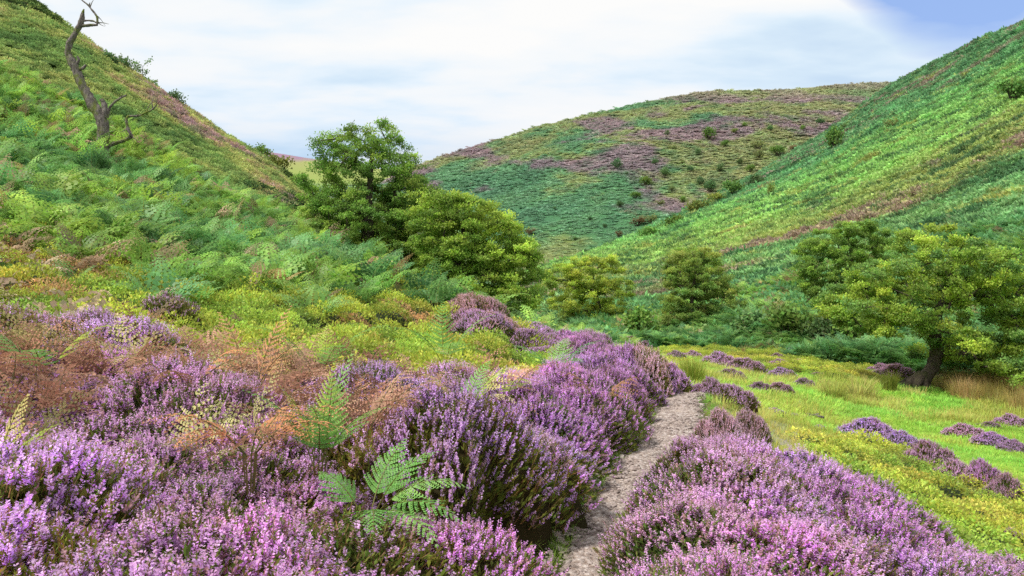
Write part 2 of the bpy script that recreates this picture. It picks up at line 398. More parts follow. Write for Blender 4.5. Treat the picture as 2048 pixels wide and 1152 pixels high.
def inpoly(u, v, poly):
    poly = np.array(poly, float); c = np.zeros(np.shape(u), bool); j = len(poly) - 1
    for i in range(len(poly)):
        a, b = poly[i], poly[j]
        if a[1] != b[1]:
            c ^= ((a[1] > v) != (b[1] > v)) & (u < (b[0] - a[0]) * (v - a[1]) / (b[1] - a[1]) + a[0])
        j = i
    return c
POLY_DRY = [(1400,800),(1470,790),(1520,830),(1600,850),(1700,880),(1760,905),(1700,925),(1600,925),(1480,900),(1420,860)]
POLY_DRY2 = [(1850,845),(1960,800),(2100,800),(2100,860),(1960,850)]
POLY_BERRY = [(1600,900),(1690,890),(1800,900),(1900,950),(2100,1010),(2300,1250),(2000,1200),(1900,1140),(1740,1040),(1600,960)]
POLY_BERRY2 = [(1300,690),(1420,690),(1560,700),(1700,715),(1800,740),(1760,765),(1600,745),(1480,735),(1400,715),(1330,712)]
POLY_SCAR = [(1520,845),(1580,850),(1620,880),(1600,905),(1560,890),(1530,870)]
dz = inpoly(UVg[0] + nz * 60, UVg[1] + nz * 30, POLY_DRY) | inpoly(UVg[0], UVg[1] + nz * 30, POLY_DRY2)
CG[dz] = CG[dz] * .35 + dry * .65
CG[inpoly(UVg[0] + nz * 30, UVg[1] + nz * 20, POLY_SCAR)] = (.38, .33, .30)
pdm = (LW > 0) & (nz > .10) & (UVg[1] > 780); CG[pdm] = CG[pdm] * .5 + np.array([.28, .30, .06]) * .5
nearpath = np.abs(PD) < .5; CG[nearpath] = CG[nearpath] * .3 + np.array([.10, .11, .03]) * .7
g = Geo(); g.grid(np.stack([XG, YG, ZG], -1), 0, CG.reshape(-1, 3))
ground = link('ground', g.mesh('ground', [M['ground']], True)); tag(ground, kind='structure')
GN_V = np.stack([XG, YG, ZG], -1)

def grid_bvh(G):
    r, k = G.shape[:2]; idx = np.arange(r * k).reshape(r, k)
    f = np.stack([idx[:-1, :-1], idx[:-1, 1:], idx[1:, 1:], idx[1:, :-1]], -1).reshape(-1, 4)
    return BVHTree.FromPolygons(G.reshape(-1, 3).tolist(), f.tolist())
BV_NEAR = grid_bvh(GN_V[::2, ::2])

# valley floor sheet out to the horizon
ys = np.array([-60, -20, 0, .25, 60, 160, 400, 1200, 3500, 6000.]); xs = np.array([-6000, -2500, -800, -200, -40, 0, 40, 200, 800, 2500, 6000.])
XX, YY = np.meshgrid(xs, ys); ZZ = np.where(YY > 100, -12.0, -14.0) + 0 * XX
g = Geo(); g.grid(np.stack([XX, YY, ZZ], -1), 0, (.07, .12, .03))
tag(link('valley_floor', g.mesh('valley_floor', [M['ground']], True)), kind='structure')
# the slope behind the viewer
g = Geo(); xs = np.linspace(-.34, .54, 30); ysb = np.linspace(-8, .33, 12)
XX, YY = np.meshgrid(np.linspace(-6, 6, 40), ysb); ZZ = -1.62 - .12 * XX + .1 * fbm(XX, YY) - .02
g.grid(np.stack([XX, YY, ZZ], -1), 0, tuple(earth)); tag(link('ground', g.mesh('ground_behind', [M['ground']], True)), kind='structure')

# path strip
T = np.gradient(PCf, axis=0); T /= np.linalg.norm(T, axis=1)[:, None]; Nn = np.stack([T[:, 1], -T[:, 0]], 1)
sv = np.linspace(-1, 1, 25); wv = (.235 + .03 * np.clip((PCf[:, 1] - 4) / 5, -1, 1)) + .05 * fbm(_t[:, None] * 1.3, _t[:, None] * 0 + 3, 3)[:, 0]
XY = PCf[:, None] + Nn[:, None] * (sv[None, :, None] * wv[:, None, None])
edge = np.abs(sv)[None] ** 6
XP, YP = XY[..., 0], XY[..., 1]
ZP = zg(XP, YP) + .03 - .05 * edge + .018 * fbm(XP * 14, YP * 14, 3) + .02 * fbm(XP * 4, YP * 4, 2)
g = Geo(); g.grid(np.stack([XP, YP, ZP], -1), 0, (1, 1, 1)); tag(link('path', g.mesh('path', [M['path']], True)), kind='structure')

# ------------------------------------------------------------------ hill surfaces: rows of (depth, pixel row)
def loft(colsd, tail, nu, nt_, amp, nsc):
    ks = sorted(colsd); K = len(colsd[ks[0]])
    Yk = np.array([[p[0] for p in colsd[k]] for k in ks], float); Vk = np.array([[p[1] for p in colsd[k]] for k in ks], float)
    uu = np.linspace(ks[0], ks[-1], nu)
    Yu = pchip(np.array(ks, float), Yk, uu); Vu = pchip(np.array(ks, float), Vk, uu)
    tt = np.linspace(0, K - 1, nt_)
    Yf = pchip(np.arange(K), Yu.T, tt); Vf = pchip(np.arange(K), Vu.T, tt)
    X = (uu[None] - CU) / F * Yf; Z = -(Vf - CV) / F * Yf
    # behind the skyline the hill rounds over and falls away
    Xs, Ys, Zs = [X], [Yf], [Z]
    for dy, dz_ in tail:
        Ys.append(Yf[-1:] + dy); Xs.append(X[-1:] * (1 + dy / Yf[-1:])); Zs.append(Z[-1:] * (1 + .3 * dy / Yf[-1:]) + dz_)
    X, Y, Z = map(np.concatenate, (Xs, Ys, Zs))
    Z = Z + amp * fbm(X * nsc, Y * nsc, 5)
    return np.stack([X, Y, Z], -1)
RH = {
 1040:[(62,700),(75,650),(95,590),(118,560),(128,552)],
 1150:[(46,692),(60,625),(85,572),(112,538),(132,523)],
 1300:[(41,706),(55,640),(80,570),(120,505),(168,463)],
 1500:[(37,716),(50,620),(80,520),(130,430),(215,363)],
 1650:[(34,724),(46,620),(75,490),(130,375),(235,272)],
 1800:[(32,745),(43,620),(70,460),(125,300),(245,166)],
 2048:[(28,785),(37,610),(57,430),(98,240),(200,48)],
 2500:[(22,830),(30,600),(45,330),(75,90),(170,-180)],
 3300:[(18,860),(24,500),(36,150),(60,-250),(130,-600)],
}
GR = loft(RH, [(12, -1.0), (30, -6), (70, -22)], 420, 260, 1.5, .05)
g = Geo(); g.grid(GR, 0, (1, 1, 1)); tag(link('bracken_hillside', g.mesh('right_hill', [M['hill_right']], True)), kind='structure')
FH = {
 480:[(240,470),(300,440),(360,428),(420,420),(480,415)],
 700:[(215,520),(270,460),(330,420),(390,395),(450,385)],
 840:[(195,560),(250,490),(310,420),(380,370),(450,334)],
 1000:[(180,560),(230,490),(300,400),(370,330),(450,281)],
 1130:[(172,560),(225,480),(290,385),(360,300),(450,240)],
 1270:[(170,560),(222,470),(285,365),(360,270),(450,206)],
 1450:[(175,550),(228,455),(290,350),(370,250),(455,184)],
 1640:[(190,540),(240,440),(305,330),(390,230),(470,174)],
 1800:[(205,520),(258,420),(325,315),(410,220),(485,170)],
 2100:[(240,480),(295,400),(360,300),(440,210),(520,160)],
 2700:[(290,440),(340,370),(400,290),(480,200),(560,150)],
}
GF = loft(FH, [(25, -1), (80, -4), (200, -30), (260, -80)], 420, 240, 5.0, .018)
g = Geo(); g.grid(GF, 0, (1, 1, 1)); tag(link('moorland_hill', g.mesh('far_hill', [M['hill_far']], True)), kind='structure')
# distant moor
m, nt = newmat('distant_moor_heather'); P = pos(nt); sx = N(nt, 'ShaderNodeSeparateXYZ'); nt.links.new(P, sx.inputs[0])
mp = N(nt, 'ShaderNodeMapping'); mp.inputs['Scale'].default_value = (1, .3, 1.8); nt.links.new(P, mp.inputs[0])
zz = math_(nt, 'ADD', math_(nt, 'MULTIPLY', sx.outputs[2], 1 / 180.0), math_(nt, 'MULTIPLY', math_(nt, 'SUBTRACT', noise(nt, mp.outputs[0], .008, 5, .7), .5), .45))
c = ramp(nt, zz, [(.15, (.09, .17, .15)), (.42, (.10, .19, .12)), (.52, (.24, .30, .07)), (.66, (.27, .28, .09)), (.76, (.26, .16, .22)), (1.0, (.28, .17, .24))])
finish(nt, c, .9)
DM = {-200:[(700,470),(800,420),(900,360),(1020,300),(1150,262)], 400:[(700,470),(800,425),(900,365),(1020,312),(1150,284)],
      560:[(700,470),(800,430),(900,385),(1020,340),(1150,309)], 700:[(700,475),(800,440),(900,400),(1020,360),(1150,331)],
      860:[(700,480),(800,450),(900,415),(1020,380),(1150,352)], 1400:[(700,480),(800,460),(900,440),(1020,420),(1150,400)]}
G3 = loft(DM, [(60, -2), (300, -60)], 160, 100, 8, .006)
g = Geo(); g.grid(G3, 0, (1, 1, 1)); tag(link('distant_moor', g.mesh('distant_moor', [m], True)), kind='structure')
BV_R = grid_bvh(GR[::2, ::2]); BV_F = grid_bvh(GF[::2, ::2])
def at(u, v, bv):
    d = Vector(((u - CU) / F, 1, -(v - CV) / F)).normalized()
    h = bv.ray_cast(Vector((0, 0, 0)), d)[0]
    return None if h is None else np.array(h)

# ------------------------------------------------------------------ scattering (geometry nodes) for plant cover nobody could count
def scatter(name, P, rot, scl, idx, sources, label, cat):
    me = bpy.data.meshes.new(name); n = len(P)
    me.vertices.add(n); me.vertices.foreach_set('co', P.astype(np.float32).ravel())
    a = me.attributes.new('rot', 'FLOAT_VECTOR', 'POINT'); a.data.foreach_set('vector', rot.astype(np.float32).ravel())
    scl = np.asarray(scl, float)
    if scl.ndim == 1: scl = np.repeat(scl[:, None], 3, 1)
    a = me.attributes.new('scl', 'FLOAT_VECTOR', 'POINT'); a.data.foreach_set('vector', scl.astype(np.float32).ravel())
    a = me.attributes.new('idx', 'INT', 'POINT'); a.data.foreach_set('value', idx.astype(np.int32))
    me.update()
    o = link(name, me); tag(o, label, cat, kind='stuff')
    ng = bpy.data.node_groups.new(name, 'GeometryNodeTree')
    ng.interface.new_socket('Geometry', in_out='INPUT', socket_type='NodeSocketGeometry')
    ng.interface.new_socket('Geometry', in_out='OUTPUT', socket_type='NodeSocketGeometry')
    gi = ng.nodes.new('NodeGroupInput'); go = ng.nodes.new('NodeGroupOutput')
    def att(nm, ty):
        t = ng.nodes.new('GeometryNodeInputNamedAttribute'); t.data_type = ty; t.inputs['Name'].default_value = nm
        return t.outputs['Attribute']
    A_r, A_s, A_i = att('rot', 'FLOAT_VECTOR'), att('scl', 'FLOAT_VECTOR'), att('idx', 'INT')
    e2r = ng.nodes.new('FunctionNodeEulerToRotation'); ng.links.new(A_r, e2r.inputs[0])
    jn = ng.nodes.new('GeometryNodeJoinGeometry')
    for k, me_s in enumerate(sources):
        so = bpy.data.objects.new(me_s.name + '_src', me_s)
        cmp_ = ng.nodes.new('FunctionNodeCompare'); cmp_.data_type = 'INT'; cmp_.operation = 'EQUAL'
        ng.links.new(A_i, cmp_.inputs[2]); cmp_.inputs[3].default_value = k
        oi = ng.nodes.new('GeometryNodeObjectInfo'); oi.inputs['Object'].default_value = so; oi.inputs['As Instance'].default_value = True
        ip = ng.nodes.new('GeometryNodeInstanceOnPoints')
        ng.links.new(gi.outputs[0], ip.inputs['Points']); ng.links.new(cmp_.outputs[0], ip.inputs['Selection'])
        ng.links.new(oi.outputs['Geometry'], ip.inputs['Instance'])
        ng.links.new(e2r.outputs[0], ip.inputs['Rotation']); ng.links.new(A_s, ip.inputs['Scale'])
        ng.links.new(ip.outputs[0], jn.inputs[0])
    ng.links.new(jn.outputs[0], go.inputs[0])
    md = o.modifiers.new('scatter', 'NODES'); md.node_group = ng
    return o

def jgrid(x0, x1, y0, y1, s):
    X, Y = np.meshgrid(np.arange(x0, x1, s), np.arange(y0, y1, s))
    X = X.ravel(); Y = Y.ravel()
    return X + (rng.random(len(X)) - .5) * s * .95, Y + (rng.random(len(X)) - .5) * s * .95
def rz(n, tilt=.15):
    return np.stack([(rng.random(n) - .5) * 2 * tilt, (rng.random(n) - .5) * 2 * tilt, rng.random(n) * 6.283], 1)

# ------------------------------------------------------------------ heather
PAL = {'pink': [(.66, .41, .68), (.58, .31, .63), (.68, .47, .70)],
       'purple': [(.64, .40, .62), (.70, .49, .70), (.55, .32, .52)],
       'magenta': [(.66, .32, .68), (.58, .24, .60), (.70, .42, .72)],
       'faded': [(.66, .42, .50), (.56, .34, .33), (.70, .50, .60)],
       'dark': [(.48, .25, .42), (.38, .22, .32), (.56, .36, .52)]}
def heather_geo(R, H, n, pal, seed, nf=20, fs=1.0, bare=.15, spike=1.0):
    r_ = np.random.default_rng(seed)
    fl, fo = Geo(), Geo()
    r = R * np.sqrt(r_.random(n)); th = r_.random(n) * 6.283
    lump = 1 + .30 * np.sin(th * 3 + seed) * (r / R) + .15 * np.sin(th * 5 + 2 * seed)
    dome = lambda rr: H * np.maximum(1 - (rr / R) ** 2.4, 0) ** .75
    cz = dome(r) * (1 + .25 * (vnoise(r * np.cos(th) * 9 + seed * 7, r * np.sin(th) * 9 + 31) - .5))
    c = np.stack([r * np.cos(th) * lump, r * np.sin(th) * lump, cz], 1)
    rad = np.stack([np.cos(th), np.sin(th), 0 * th], 1)
    d = norm(rad * (r / R)[:, None] ** 1.3 * .95 + np.array([0, 0, 1.]) + (r_.random((n, 3)) - .5) * .95)
    ln = (.055 + .09 * r_.random(n) ** 1.5) * spike
    root = c - d * ln[:, None] * .45
    side = norm(np.cross(d, r_.random((n, 3)) - .5)); side2 = np.cross(d, side)
    isfl = (r_.random(n) > bare + .55 * np.clip(1 - cz / (H * .62), 0, 1))
    # woody stems
    fo.quads(np.stack([root - side * .002, root + side * .002, root + d * ln[:, None] * .9 + side * .001, root + d * ln[:, None] * .9 - side * .001], 1), 0, jcol((.13, .09, .05), n, .3, r_))
    # green needles along the lower part of every sprig
    k = 9
    t = r_.random((n, k)) * .75; ph = r_.random((n, k)) * 6.283
    o_ = side[:, None] * np.cos(ph)[..., None] + side2[:, None] * np.sin(ph)[..., None]
    p = root[:, None] + d[:, None] * (t * ln[:, None])[..., None]
    a = norm(o_ * .7 + d[:, None] * .8)
    b = norm(np.cross(a, d[:, None]))
    fo.leaves(p.reshape(-1, 3), a.reshape(-1, 3), b.reshape(-1, 3), .022, .007, 0, jcol((.075, .105, .022), n * k, .35, r_))
    # deeper greenery
    n3 = n * 3
    th3 = r_.random(n3) * 6.283; r3 = R * np.sqrt(r_.random(n3)) * .98
    z3 = dome(r3) * (1 - .35 * r_.random(n3)); lump3 = 1 + .22 * np.sin(th3 * 3 + seed) * (r3 / R) + .15 * np.sin(th3 * 5 + 2 * seed)
    c3 = np.stack([r3 * np.cos(th3) * lump3, r3 * np.sin(th3) * lump3, z3], 1)
    a3 = norm(np.stack([np.cos(th3) * r3 / R, np.sin(th3) * r3 / R, np.full(n3, .8)], 1) + (r_.random((n3, 3)) - .5) * 1.1)
    b3 = norm(np.cross(a3, r_.random((n3, 3)) - .5))
    fo.leaves(c3, a3, b3, .040, .011, 0, jcol((.060, .090, .02), n3, .4, r_))
    # dark opaque core, added inside to stop light passing through the mound
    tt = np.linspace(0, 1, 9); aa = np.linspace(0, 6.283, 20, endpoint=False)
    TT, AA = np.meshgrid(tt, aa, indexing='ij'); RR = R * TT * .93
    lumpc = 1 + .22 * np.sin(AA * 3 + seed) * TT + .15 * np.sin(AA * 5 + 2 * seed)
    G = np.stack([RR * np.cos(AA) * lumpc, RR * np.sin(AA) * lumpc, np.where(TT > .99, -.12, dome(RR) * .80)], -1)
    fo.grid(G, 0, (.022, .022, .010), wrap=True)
    # flowers
    I = np.where(isfl)[0]; m_ = len(I)
    t = np.linspace(.32, 1.0, nf)[None] + (r_.random((m_, nf)) - .5) * .04
    ph = r_.random((m_, nf)) * 6.283
    o_ = side[I][:, None] * np.cos(ph)[..., None] + side2[I][:, None] * np.sin(ph)[..., None]
    p = root[I][:, None] + d[I][:, None] * (t * ln[I][:, None])[..., None]
    a = norm(o_ * .9 + d[I][:, None] * .5 + (r_.random((m_, nf, 3)) - .5) * .5); b = norm(np.cross(a, d[I][:, None] + .3 * (r_.random((m_, nf, 3)) - .5)))
    cols = np.array(PAL[pal])
    pick = cols[r_.integers(0, 3, (m_, nf))] * (.75 + .5 * r_.random((m_, 1, 1)))
    bud = (t > .88)[..., None]; pick = np.where(bud, pick * .6 + np.array([.30, .20, .16]) * .5, pick)
    brn = (r_.random((m_, 1, 1)) < .12); pick = np.where(brn, pick * .25 + np.array([.26, .15, .10]), pick)
    sz = (1.2 - .6 * t) * fs
    fl.leaves(p.reshape(-1, 3), a.reshape(-1, 3), b.reshape(-1, 3), (.0135 * sz).ravel(), (.0105 * sz).ravel(), 0, np.clip(pick.reshape(-1, 3), 0, 1), .6)
    return fl, fo

def heather_joined(name, *a, **k):
    fl, fo = heather_geo(*a, **k)
    g = Geo().join(fl, 0).join(fo, 1)
    return g.mesh(name, [M['flower'], M['heathleaf']])
R0, H0 = .42, .42
SRC_H = [heather_joined('heather_a', R0, H0, 1500, 'pink', 1), heather_joined('heather_b', R0, H0, 1500, 'pink', 2, nf=24),
         heather_joined('heather_c', R0, H0, 1500, 'purple', 3), heather_joined('heather_d', R0, H0, 1400, 'faded', 4, bare=.25),
         heather_joined('heather_e', R0, H0, 1500, 'magenta', 5, nf=22), heather_joined('heather_f', R0, H0, 1100, 'purple', 6, bare=.6),
         heather_joined('heather_g', R0, H0, 1500, 'faded', 8, bare=.15)]

X, Y = jgrid(-9, 3.2, 1.9, 14.5, .41)
u = uof(X, Y); pdv = pathdist(X, Y)
nzz = fbm(X * .45, Y * .45, 3)
keep = (pdv < -(.40)) & (Y < Yheather(u) * (1 + .22 * nzz)) & (u > -500) & (u < 1420) & (np.hypot(X, Y) > 1.7) & ~((X > -.5) & (Y < 2.0))
keep |= (pdv < -.5) & (u > 930) & (Y > Yedge(u) - 1.9) & (Y < Yedge(u) + .6) & (u < 1400)
hx = fbm(X * .9 + 60, Y * .9, 3)
keep &= ~((Y > Yheather(u) * .72) & (hx > .13) & (u < 1000)) & ~((hx < -.24) & (Y < 7) & (u < 1000))
keep |= (pdv < -.5) & (u > -400) & (u < 430) & (Y > Yheather(u)) & (Y < Yheather(u) * 1.45) & (hx < -.17)
# a hollow of ferns in the middle of the bank
keep &= ~((np.hypot((X + .72), (Y - 3.8) * .8) < .28))
X, Y = X[keep], Y[keep]; n = len(X); u = uof(X, Y); pdv = pathdist(X, Y)
Z = zg(X, Y) - .03
q = fbm(X * .8 + 9, Y * .8, 3) + (rng.random(n) - .5) * .25
idx = np.select([q < -.17, q < -.02, q < .12, q < .22, q < .30], [2, 0, 1, 4, 6], 3)
idx = np.where((u < 300) & (Y > 5.2) & (q > .0), 4, idx)
idx = np.where((u > 1080) & (q > -.1) & (q < .2), 4, idx)
idx = np.where((u < 1120) & (Y > Yedge(u) - 2.2) & (u > 900), rng.choice([0, 6], n), idx)
idx = np.where(rng.random(n) < .07, 5, idx)
idx = np.where((u > 1000) & (idx == 3), 0, idx)
big = fbm(X * 1.1 + 3, Y * 1.1 + 8, 2)
sc = .95 + .50 * rng.random(n); sz_ = (.80 + .40 * rng.random(n) + 1.7 * big) * 1.0
ok = pdv < -(.17 + .66 * R0 * sc + .06 * ((Y > 4.8) & (Y < 7.2))); sz_ *= np.interp(u, [800, 1000], [1, 1.18])
X, Y, Z, idx, sc, sz_ = X[ok], Y[ok], Z[ok], idx[ok], sc[ok], np.clip(sz_[ok], .5, 1.6); n = len(X)
scatter('heather_bank', np.stack([X, Y, Z], 1), rz(n, .18), np.stack([sc, sc, sz_], 1), idx, SRC_H,
        'dense bank of flowering pink and lilac heather covering the slope left of the path', 'heather bank')
X, Y = jgrid(.3, 5.5, 1.9, 6.8, .32)
u = uof(X, Y); pdv = pathdist(X, Y)
keep = (pdv > .36) & (Y < Yhr(u) * (1 + .10 * fbm(X, Y, 2))) & (u < 3000)
X, Y = X[keep], Y[keep]; n = len(X); Z = zg(X, Y) - .03; q = rng.random(n)
idx = np.select([q < .25, q < .5, q < .75, q < .85], [0, 1, 4, 2], 2)
pdv = pathdist(X, Y); sc = 1.0 + .4 * rng.random(n); ok = pdv > .17 + .64 * R0 * sc + .04 * ((Y > 4.4) & (Y < 7.4)); X, Y, Z, idx, sc = X[ok], Y[ok], Z[ok], idx[ok], sc[ok]; n = len(X); sz_ = (.80 + .35 * rng.random(n) + .8 * fbm(X * 1.3, Y * 1.3, 2)) * np.interp(uof(X, Y), [1300, 1700, 2100], [1.05, .95, .72])
scatter('heather_bank', np.stack([X, Y, Z], 1), rz(n, .15), np.stack([sc, sc, sz_], 1), idx, SRC_H,
        'mass of lilac flowering heather filling the foreground right of the path', 'heather bank')

# heather bushes one can tell apart
TEMPL = {}
for i, (nm, kw) in enumerate({'pink': dict(), 'purple': dict(bare=.2), 'magenta': dict(), 'faded': dict(bare=.0), 'dark': dict(bare=.3)}.items()):
    fl, fo = Geo(), Geo()
    for q_, (ox, oy, rr, hh) in enumerate([(0, .02, .27, .40), (.20, -.06, .22, .30), (-.20, .05, .24, .26), (.05, -.16, .18, .18), (-.12, -.14, .17, .20), (.33, .06, .11, .13)]):
        a_, b_ = heather_geo(rr, hh, int(9000 * rr * rr), nm, 20 + i * 7 + q_, nf=16, fs=1.3, **kw)
        for G_ in (a_, b_): G_.v = [v_ + np.array([ox, oy, 0]) for v_ in G_.v]
        fl.join(a_); fo.join(b_)
    TEMPL[nm] = (fl.mesh('heather_flowers_' + nm, [M['flower']]), fo.mesh('heather_foliage_' + nm, [M['heathleaf']]))
def bush(u, v, w, h, pal, label, group=None, sy=1.0):
    p = at(u, v, BV_NEAR)
    if p is None: return
    Yd = p[1]; R = w * (1.22 if v < 1000 and Yd > 9 else 1) / 2 * Yd / F; Hh = h * 1.12 * Yd / F
    e = empty('heather_bush', (p[0], Yd + R * .5, float(zg(p[0], Yd + R * .5)) - .02), random.uniform(-.3, .3))
    tag(e, label, 'heather bush', group)
    for nm, me in zip(('flowers', 'foliage'), TEMPL[pal]):
        o = link(nm, me, e); o.scale = (R / R0 / 1.05, R / R0 * .75 * sy, Hh / H0 / 1.12)
BUSH = [
 (1340,793,84,66,'pink','rounded lilac heather bush where the left bank ends at the path bend'),
 (1427,797,66,40,'purple','dome of purple heather at the path bend beside the grass, left of a pair'),
 (1472,818,84,44,'purple','purple heather mound sloping down to the grass, right of a pair at the path bend'),
 (1446,898,96,76,'faded','rusty pink heather bush directly right of the stony path'),
 (1500,890,100,66,'faded','faded reddish heather bush behind the lilac mass, next to the bare scar'),
 (1261,694,38,20,'dark','dark heather clump at the far left of the flat, below the small hawthorn'),
 (1296,700,44,18,'dark','long dark heather clump behind the left bank, beside the farthest one'),
 (1354,718,34,16,'purple','small purple clump on the mossy rise, left twin'),
 (1388,720,36,18,'purple','small purple clump on the mossy rise, right twin'),
 (1442,732,60,28,'purple','broad purple heather hummock above the rush tussock'),
 (1492,746,80,28,'dark','broad brownish purple heather hummock in the middle of the flat'),
 (1463,758,56,20,'dark','low purple clump just right of the rush tussock'),
 (1563,734,38,14,'purple','small purple clump on the flat below the dark bracken'),
 (1604,730,32,12,'purple','thin purple clump on the moss near the bracken edge'),
 (1556,719,24,13,'dark','tiny dark heather clump highest on the mossy rise'),
 (1640,722,22,11,'purple','tiny purple clump nearest the bracken at the right end of the mossy rise'),
 (1567,756,48,19,'purple','neat oval purple heather clump standing alone in bright grass'),
 (1522,785,48,20,'dark','left part of the long low heather patch on the lawn'),
 (1562,789,54,23,'dark','right part of the long low heather patch on the lawn'),
 (1611,779,44,22,'dark','dark brown heather clump with few flowers on the lawn'),
 (1637,753,32,8,'dark','flat brown heather tuft behind the dark clump'),
 (1549,826,38,10,'pink','flat pink heather tuft between path scar and lawn'),
 (1640,857,20,8,'pink','tiny pink heather tuft on the dry grass strip'),
 (1800,762,70,32,'dark','purple heather clump against the foot of the gnarled hawthorn'),
 (1770,752,50,22,'purple','purple heather clump left of the gnarled hawthorn roots'),
 (1748,888,104,46,'pink','pink heather mound at the head of the row along the grassy bank'),
 (1808,908,80,40,'pink','second pink heather mound down the row along the grassy bank'),
 (1872,946,100,58,'purple','purple heather bush in the middle of the row along the bank'),
 (1925,975,80,50,'purple','purple heather bush low in the row along the bank, left of the last two'),
 (1975,985,80,60,'magenta','bright purple heather bush near the right end of the bank row'),
 (2022,1010,80,60,'dark','darker heather bush ending the bank row at the picture edge'),
 (1940,876,72,26,'purple','long heather mound on the right lawn, leftmost of its row'),
 (1990,893,64,24,'pink','pale heather mound on the right lawn, middle of its row'),
 (2034,905,50,24,'pink','pale heather mound on the right lawn, by the picture edge'),
 (2032,856,56,26,'purple','heather clump at the right edge below the dry reeds'),
 (1985,858,40,12,'dark','small faded heather tuft below the dry reeds'),
 (2035,1105,70,45,'faded','faded pink heather bush in the bottom right corner'),
]
for b in BUSH: bush(*b)

# ------------------------------------------------------------------ bracken
def frond(g, mat, L, W, npair, npin, phi0, phi1, az, col, stem=.35, seed=0, base=(0, 0, 0), roll=.0, stemcol=(.16, .17, .05), curl=0.0, srad=.004, pr=.30):
    r_ = np.random.default_rng(seed)
    s = np.linspace(0, 1, 40); ph = phi0 + (phi1 - phi0) * s ** 1.4
    dx = np.cos(ph); dz = np.sin(ph); ds = L / 39
    P = np.stack([np.cumsum(dx) * ds, .04 * L * np.sin(s * 3 + seed), np.cumsum(dz) * ds], 1); P -= P[0]
    T = norm(np.gradient(P, axis=0)); S = np.tile([0, 1., 0], (40, 1)); S = norm(S - T * (S * T).sum(1, keepdims=True))
    Nn = np.cross(T, S)
    ca, sa = math.cos(az), math.sin(az); Rm = np.array([[ca, -sa, 0], [sa, ca, 0], [0, 0, 1.]])
    gg = Geo()
    gg.tube(P[::4], np.linspace(srad, srad * .3, 10), mat, stemcol, 3)
    st = np.linspace(stem, .985, npair)
    C, A, B, LL, WW, CC = [], [], [], [], [], []
    for k, t in enumerate(st):
        q = t * 39; i = int(q); p = P[i] * (1 - q + i) + P[min(i + 1, 39)] * (q - i)
        rel = (t - stem) / (1 - stem)
        w = W * (1 - rel) ** 1.15 * (.7 + .3 * min(1, rel * 6 + .2)) * (.85 + .3 * r_.random()) + .008
        for sd in (-1, 1):
            dv = norm(S[i] * sd * 1.0 + T[i] * (.35 + .5 * rel) + Nn[i] * (-.18 + .25 * (r_.random() - .5)) + (r_.random(3) - .5) * (.16 + .7 * min(curl, .6)))
            if curl > .05 and r_.random() < .2: continue
            nn = norm(np.cross(dv, T[i]) * sd)
            m_ = max(3, int(npin * (1 - rel * .6)))
            tt = (np.arange(m_) + .5) / m_
            cen = p + dv * (w * tt)[:, None] + T[i] * (.28 * w * tt ** 2)[:, None] - Nn[i] * (w * tt ** 2 * (.10 + .75 * curl))[:, None]
            pl = w * pr * (1 - tt) ** .8 + .005
            for s2 in (-1, 1):
                pd = norm(np.cross(nn, dv) * s2 + dv * .45 + (r_.random((m_, 3)) - .5) * .2 - nn * curl * .8)
                C.append(cen); A.append(pd); B.append(norm(np.cross(pd, nn + (r_.random((m_, 3)) - .5) * .3))); LL.append(pl)
                WW.append(np.full(m_, w / m_ * (1.5 if pr < .1 else 1.05))); CC.append(jcol(col, m_, .18, r_) * (1 + .25 * (rel - .3)))
    gg.leaves(np.concatenate(C), np.concatenate(A), np.concatenate(B), np.concatenate(LL), np.concatenate(WW), mat, np.clip(np.concatenate(CC), 0, 1), .4)
    for v, f, m_, c in zip(gg.v, gg.f, gg.m, gg.c):
        g.v.append(v @ Rm.T + np.array(base)); g.f.append(f + g.n); g.m.append(m_); g.c.append(c)
    g.n += gg.n

def bracken_plant(name, col, seed, mat, n=5, L=.8, npair=11, npin=4, curl=0.0, brownmix=0.0, pr=.30):
    r_ = random.Random(seed); g = Geo()
    for k in range(n):
        cc = np.array(col) * r_.uniform(.8, 1.2)
        if r_.random() < brownmix: cc = np.array((.19, .14, .08))
        frond(g, 0, L * r_.uniform(.75, 1.15), L * r_.uniform(.24, .34), npair, npin, r_.uniform(1.1, 1.45), r_.uniform(-.45, .25) - curl * .5,
              k * 6.283 / n + r_.uniform(-.5, .5), cc, stem=.32, seed=seed * 10 + k, curl=curl, pr=.30 if npin < 6 else .10)
    return g.mesh(name, [mat])
SRC_B = [bracken_plant('bracken_a', (.10, .21, .05), 1, M['bracken']), bracken_plant('bracken_b', (.13, .25, .045), 2, M['bracken'], brownmix=.12),
         bracken_plant('bracken_c', (.07, .17, .06), 3, M['bracken'], n=6), bracken_plant('bracken_d', (.16, .27, .035), 4, M['bracken']),
         bracken_plant('bracken_dead', (.30, .20, .11), 5, M['brown'], curl=.6), bracken_plant('bracken_dead_pale', (.36, .27, .16), 6, M['brown'], curl=.8)]

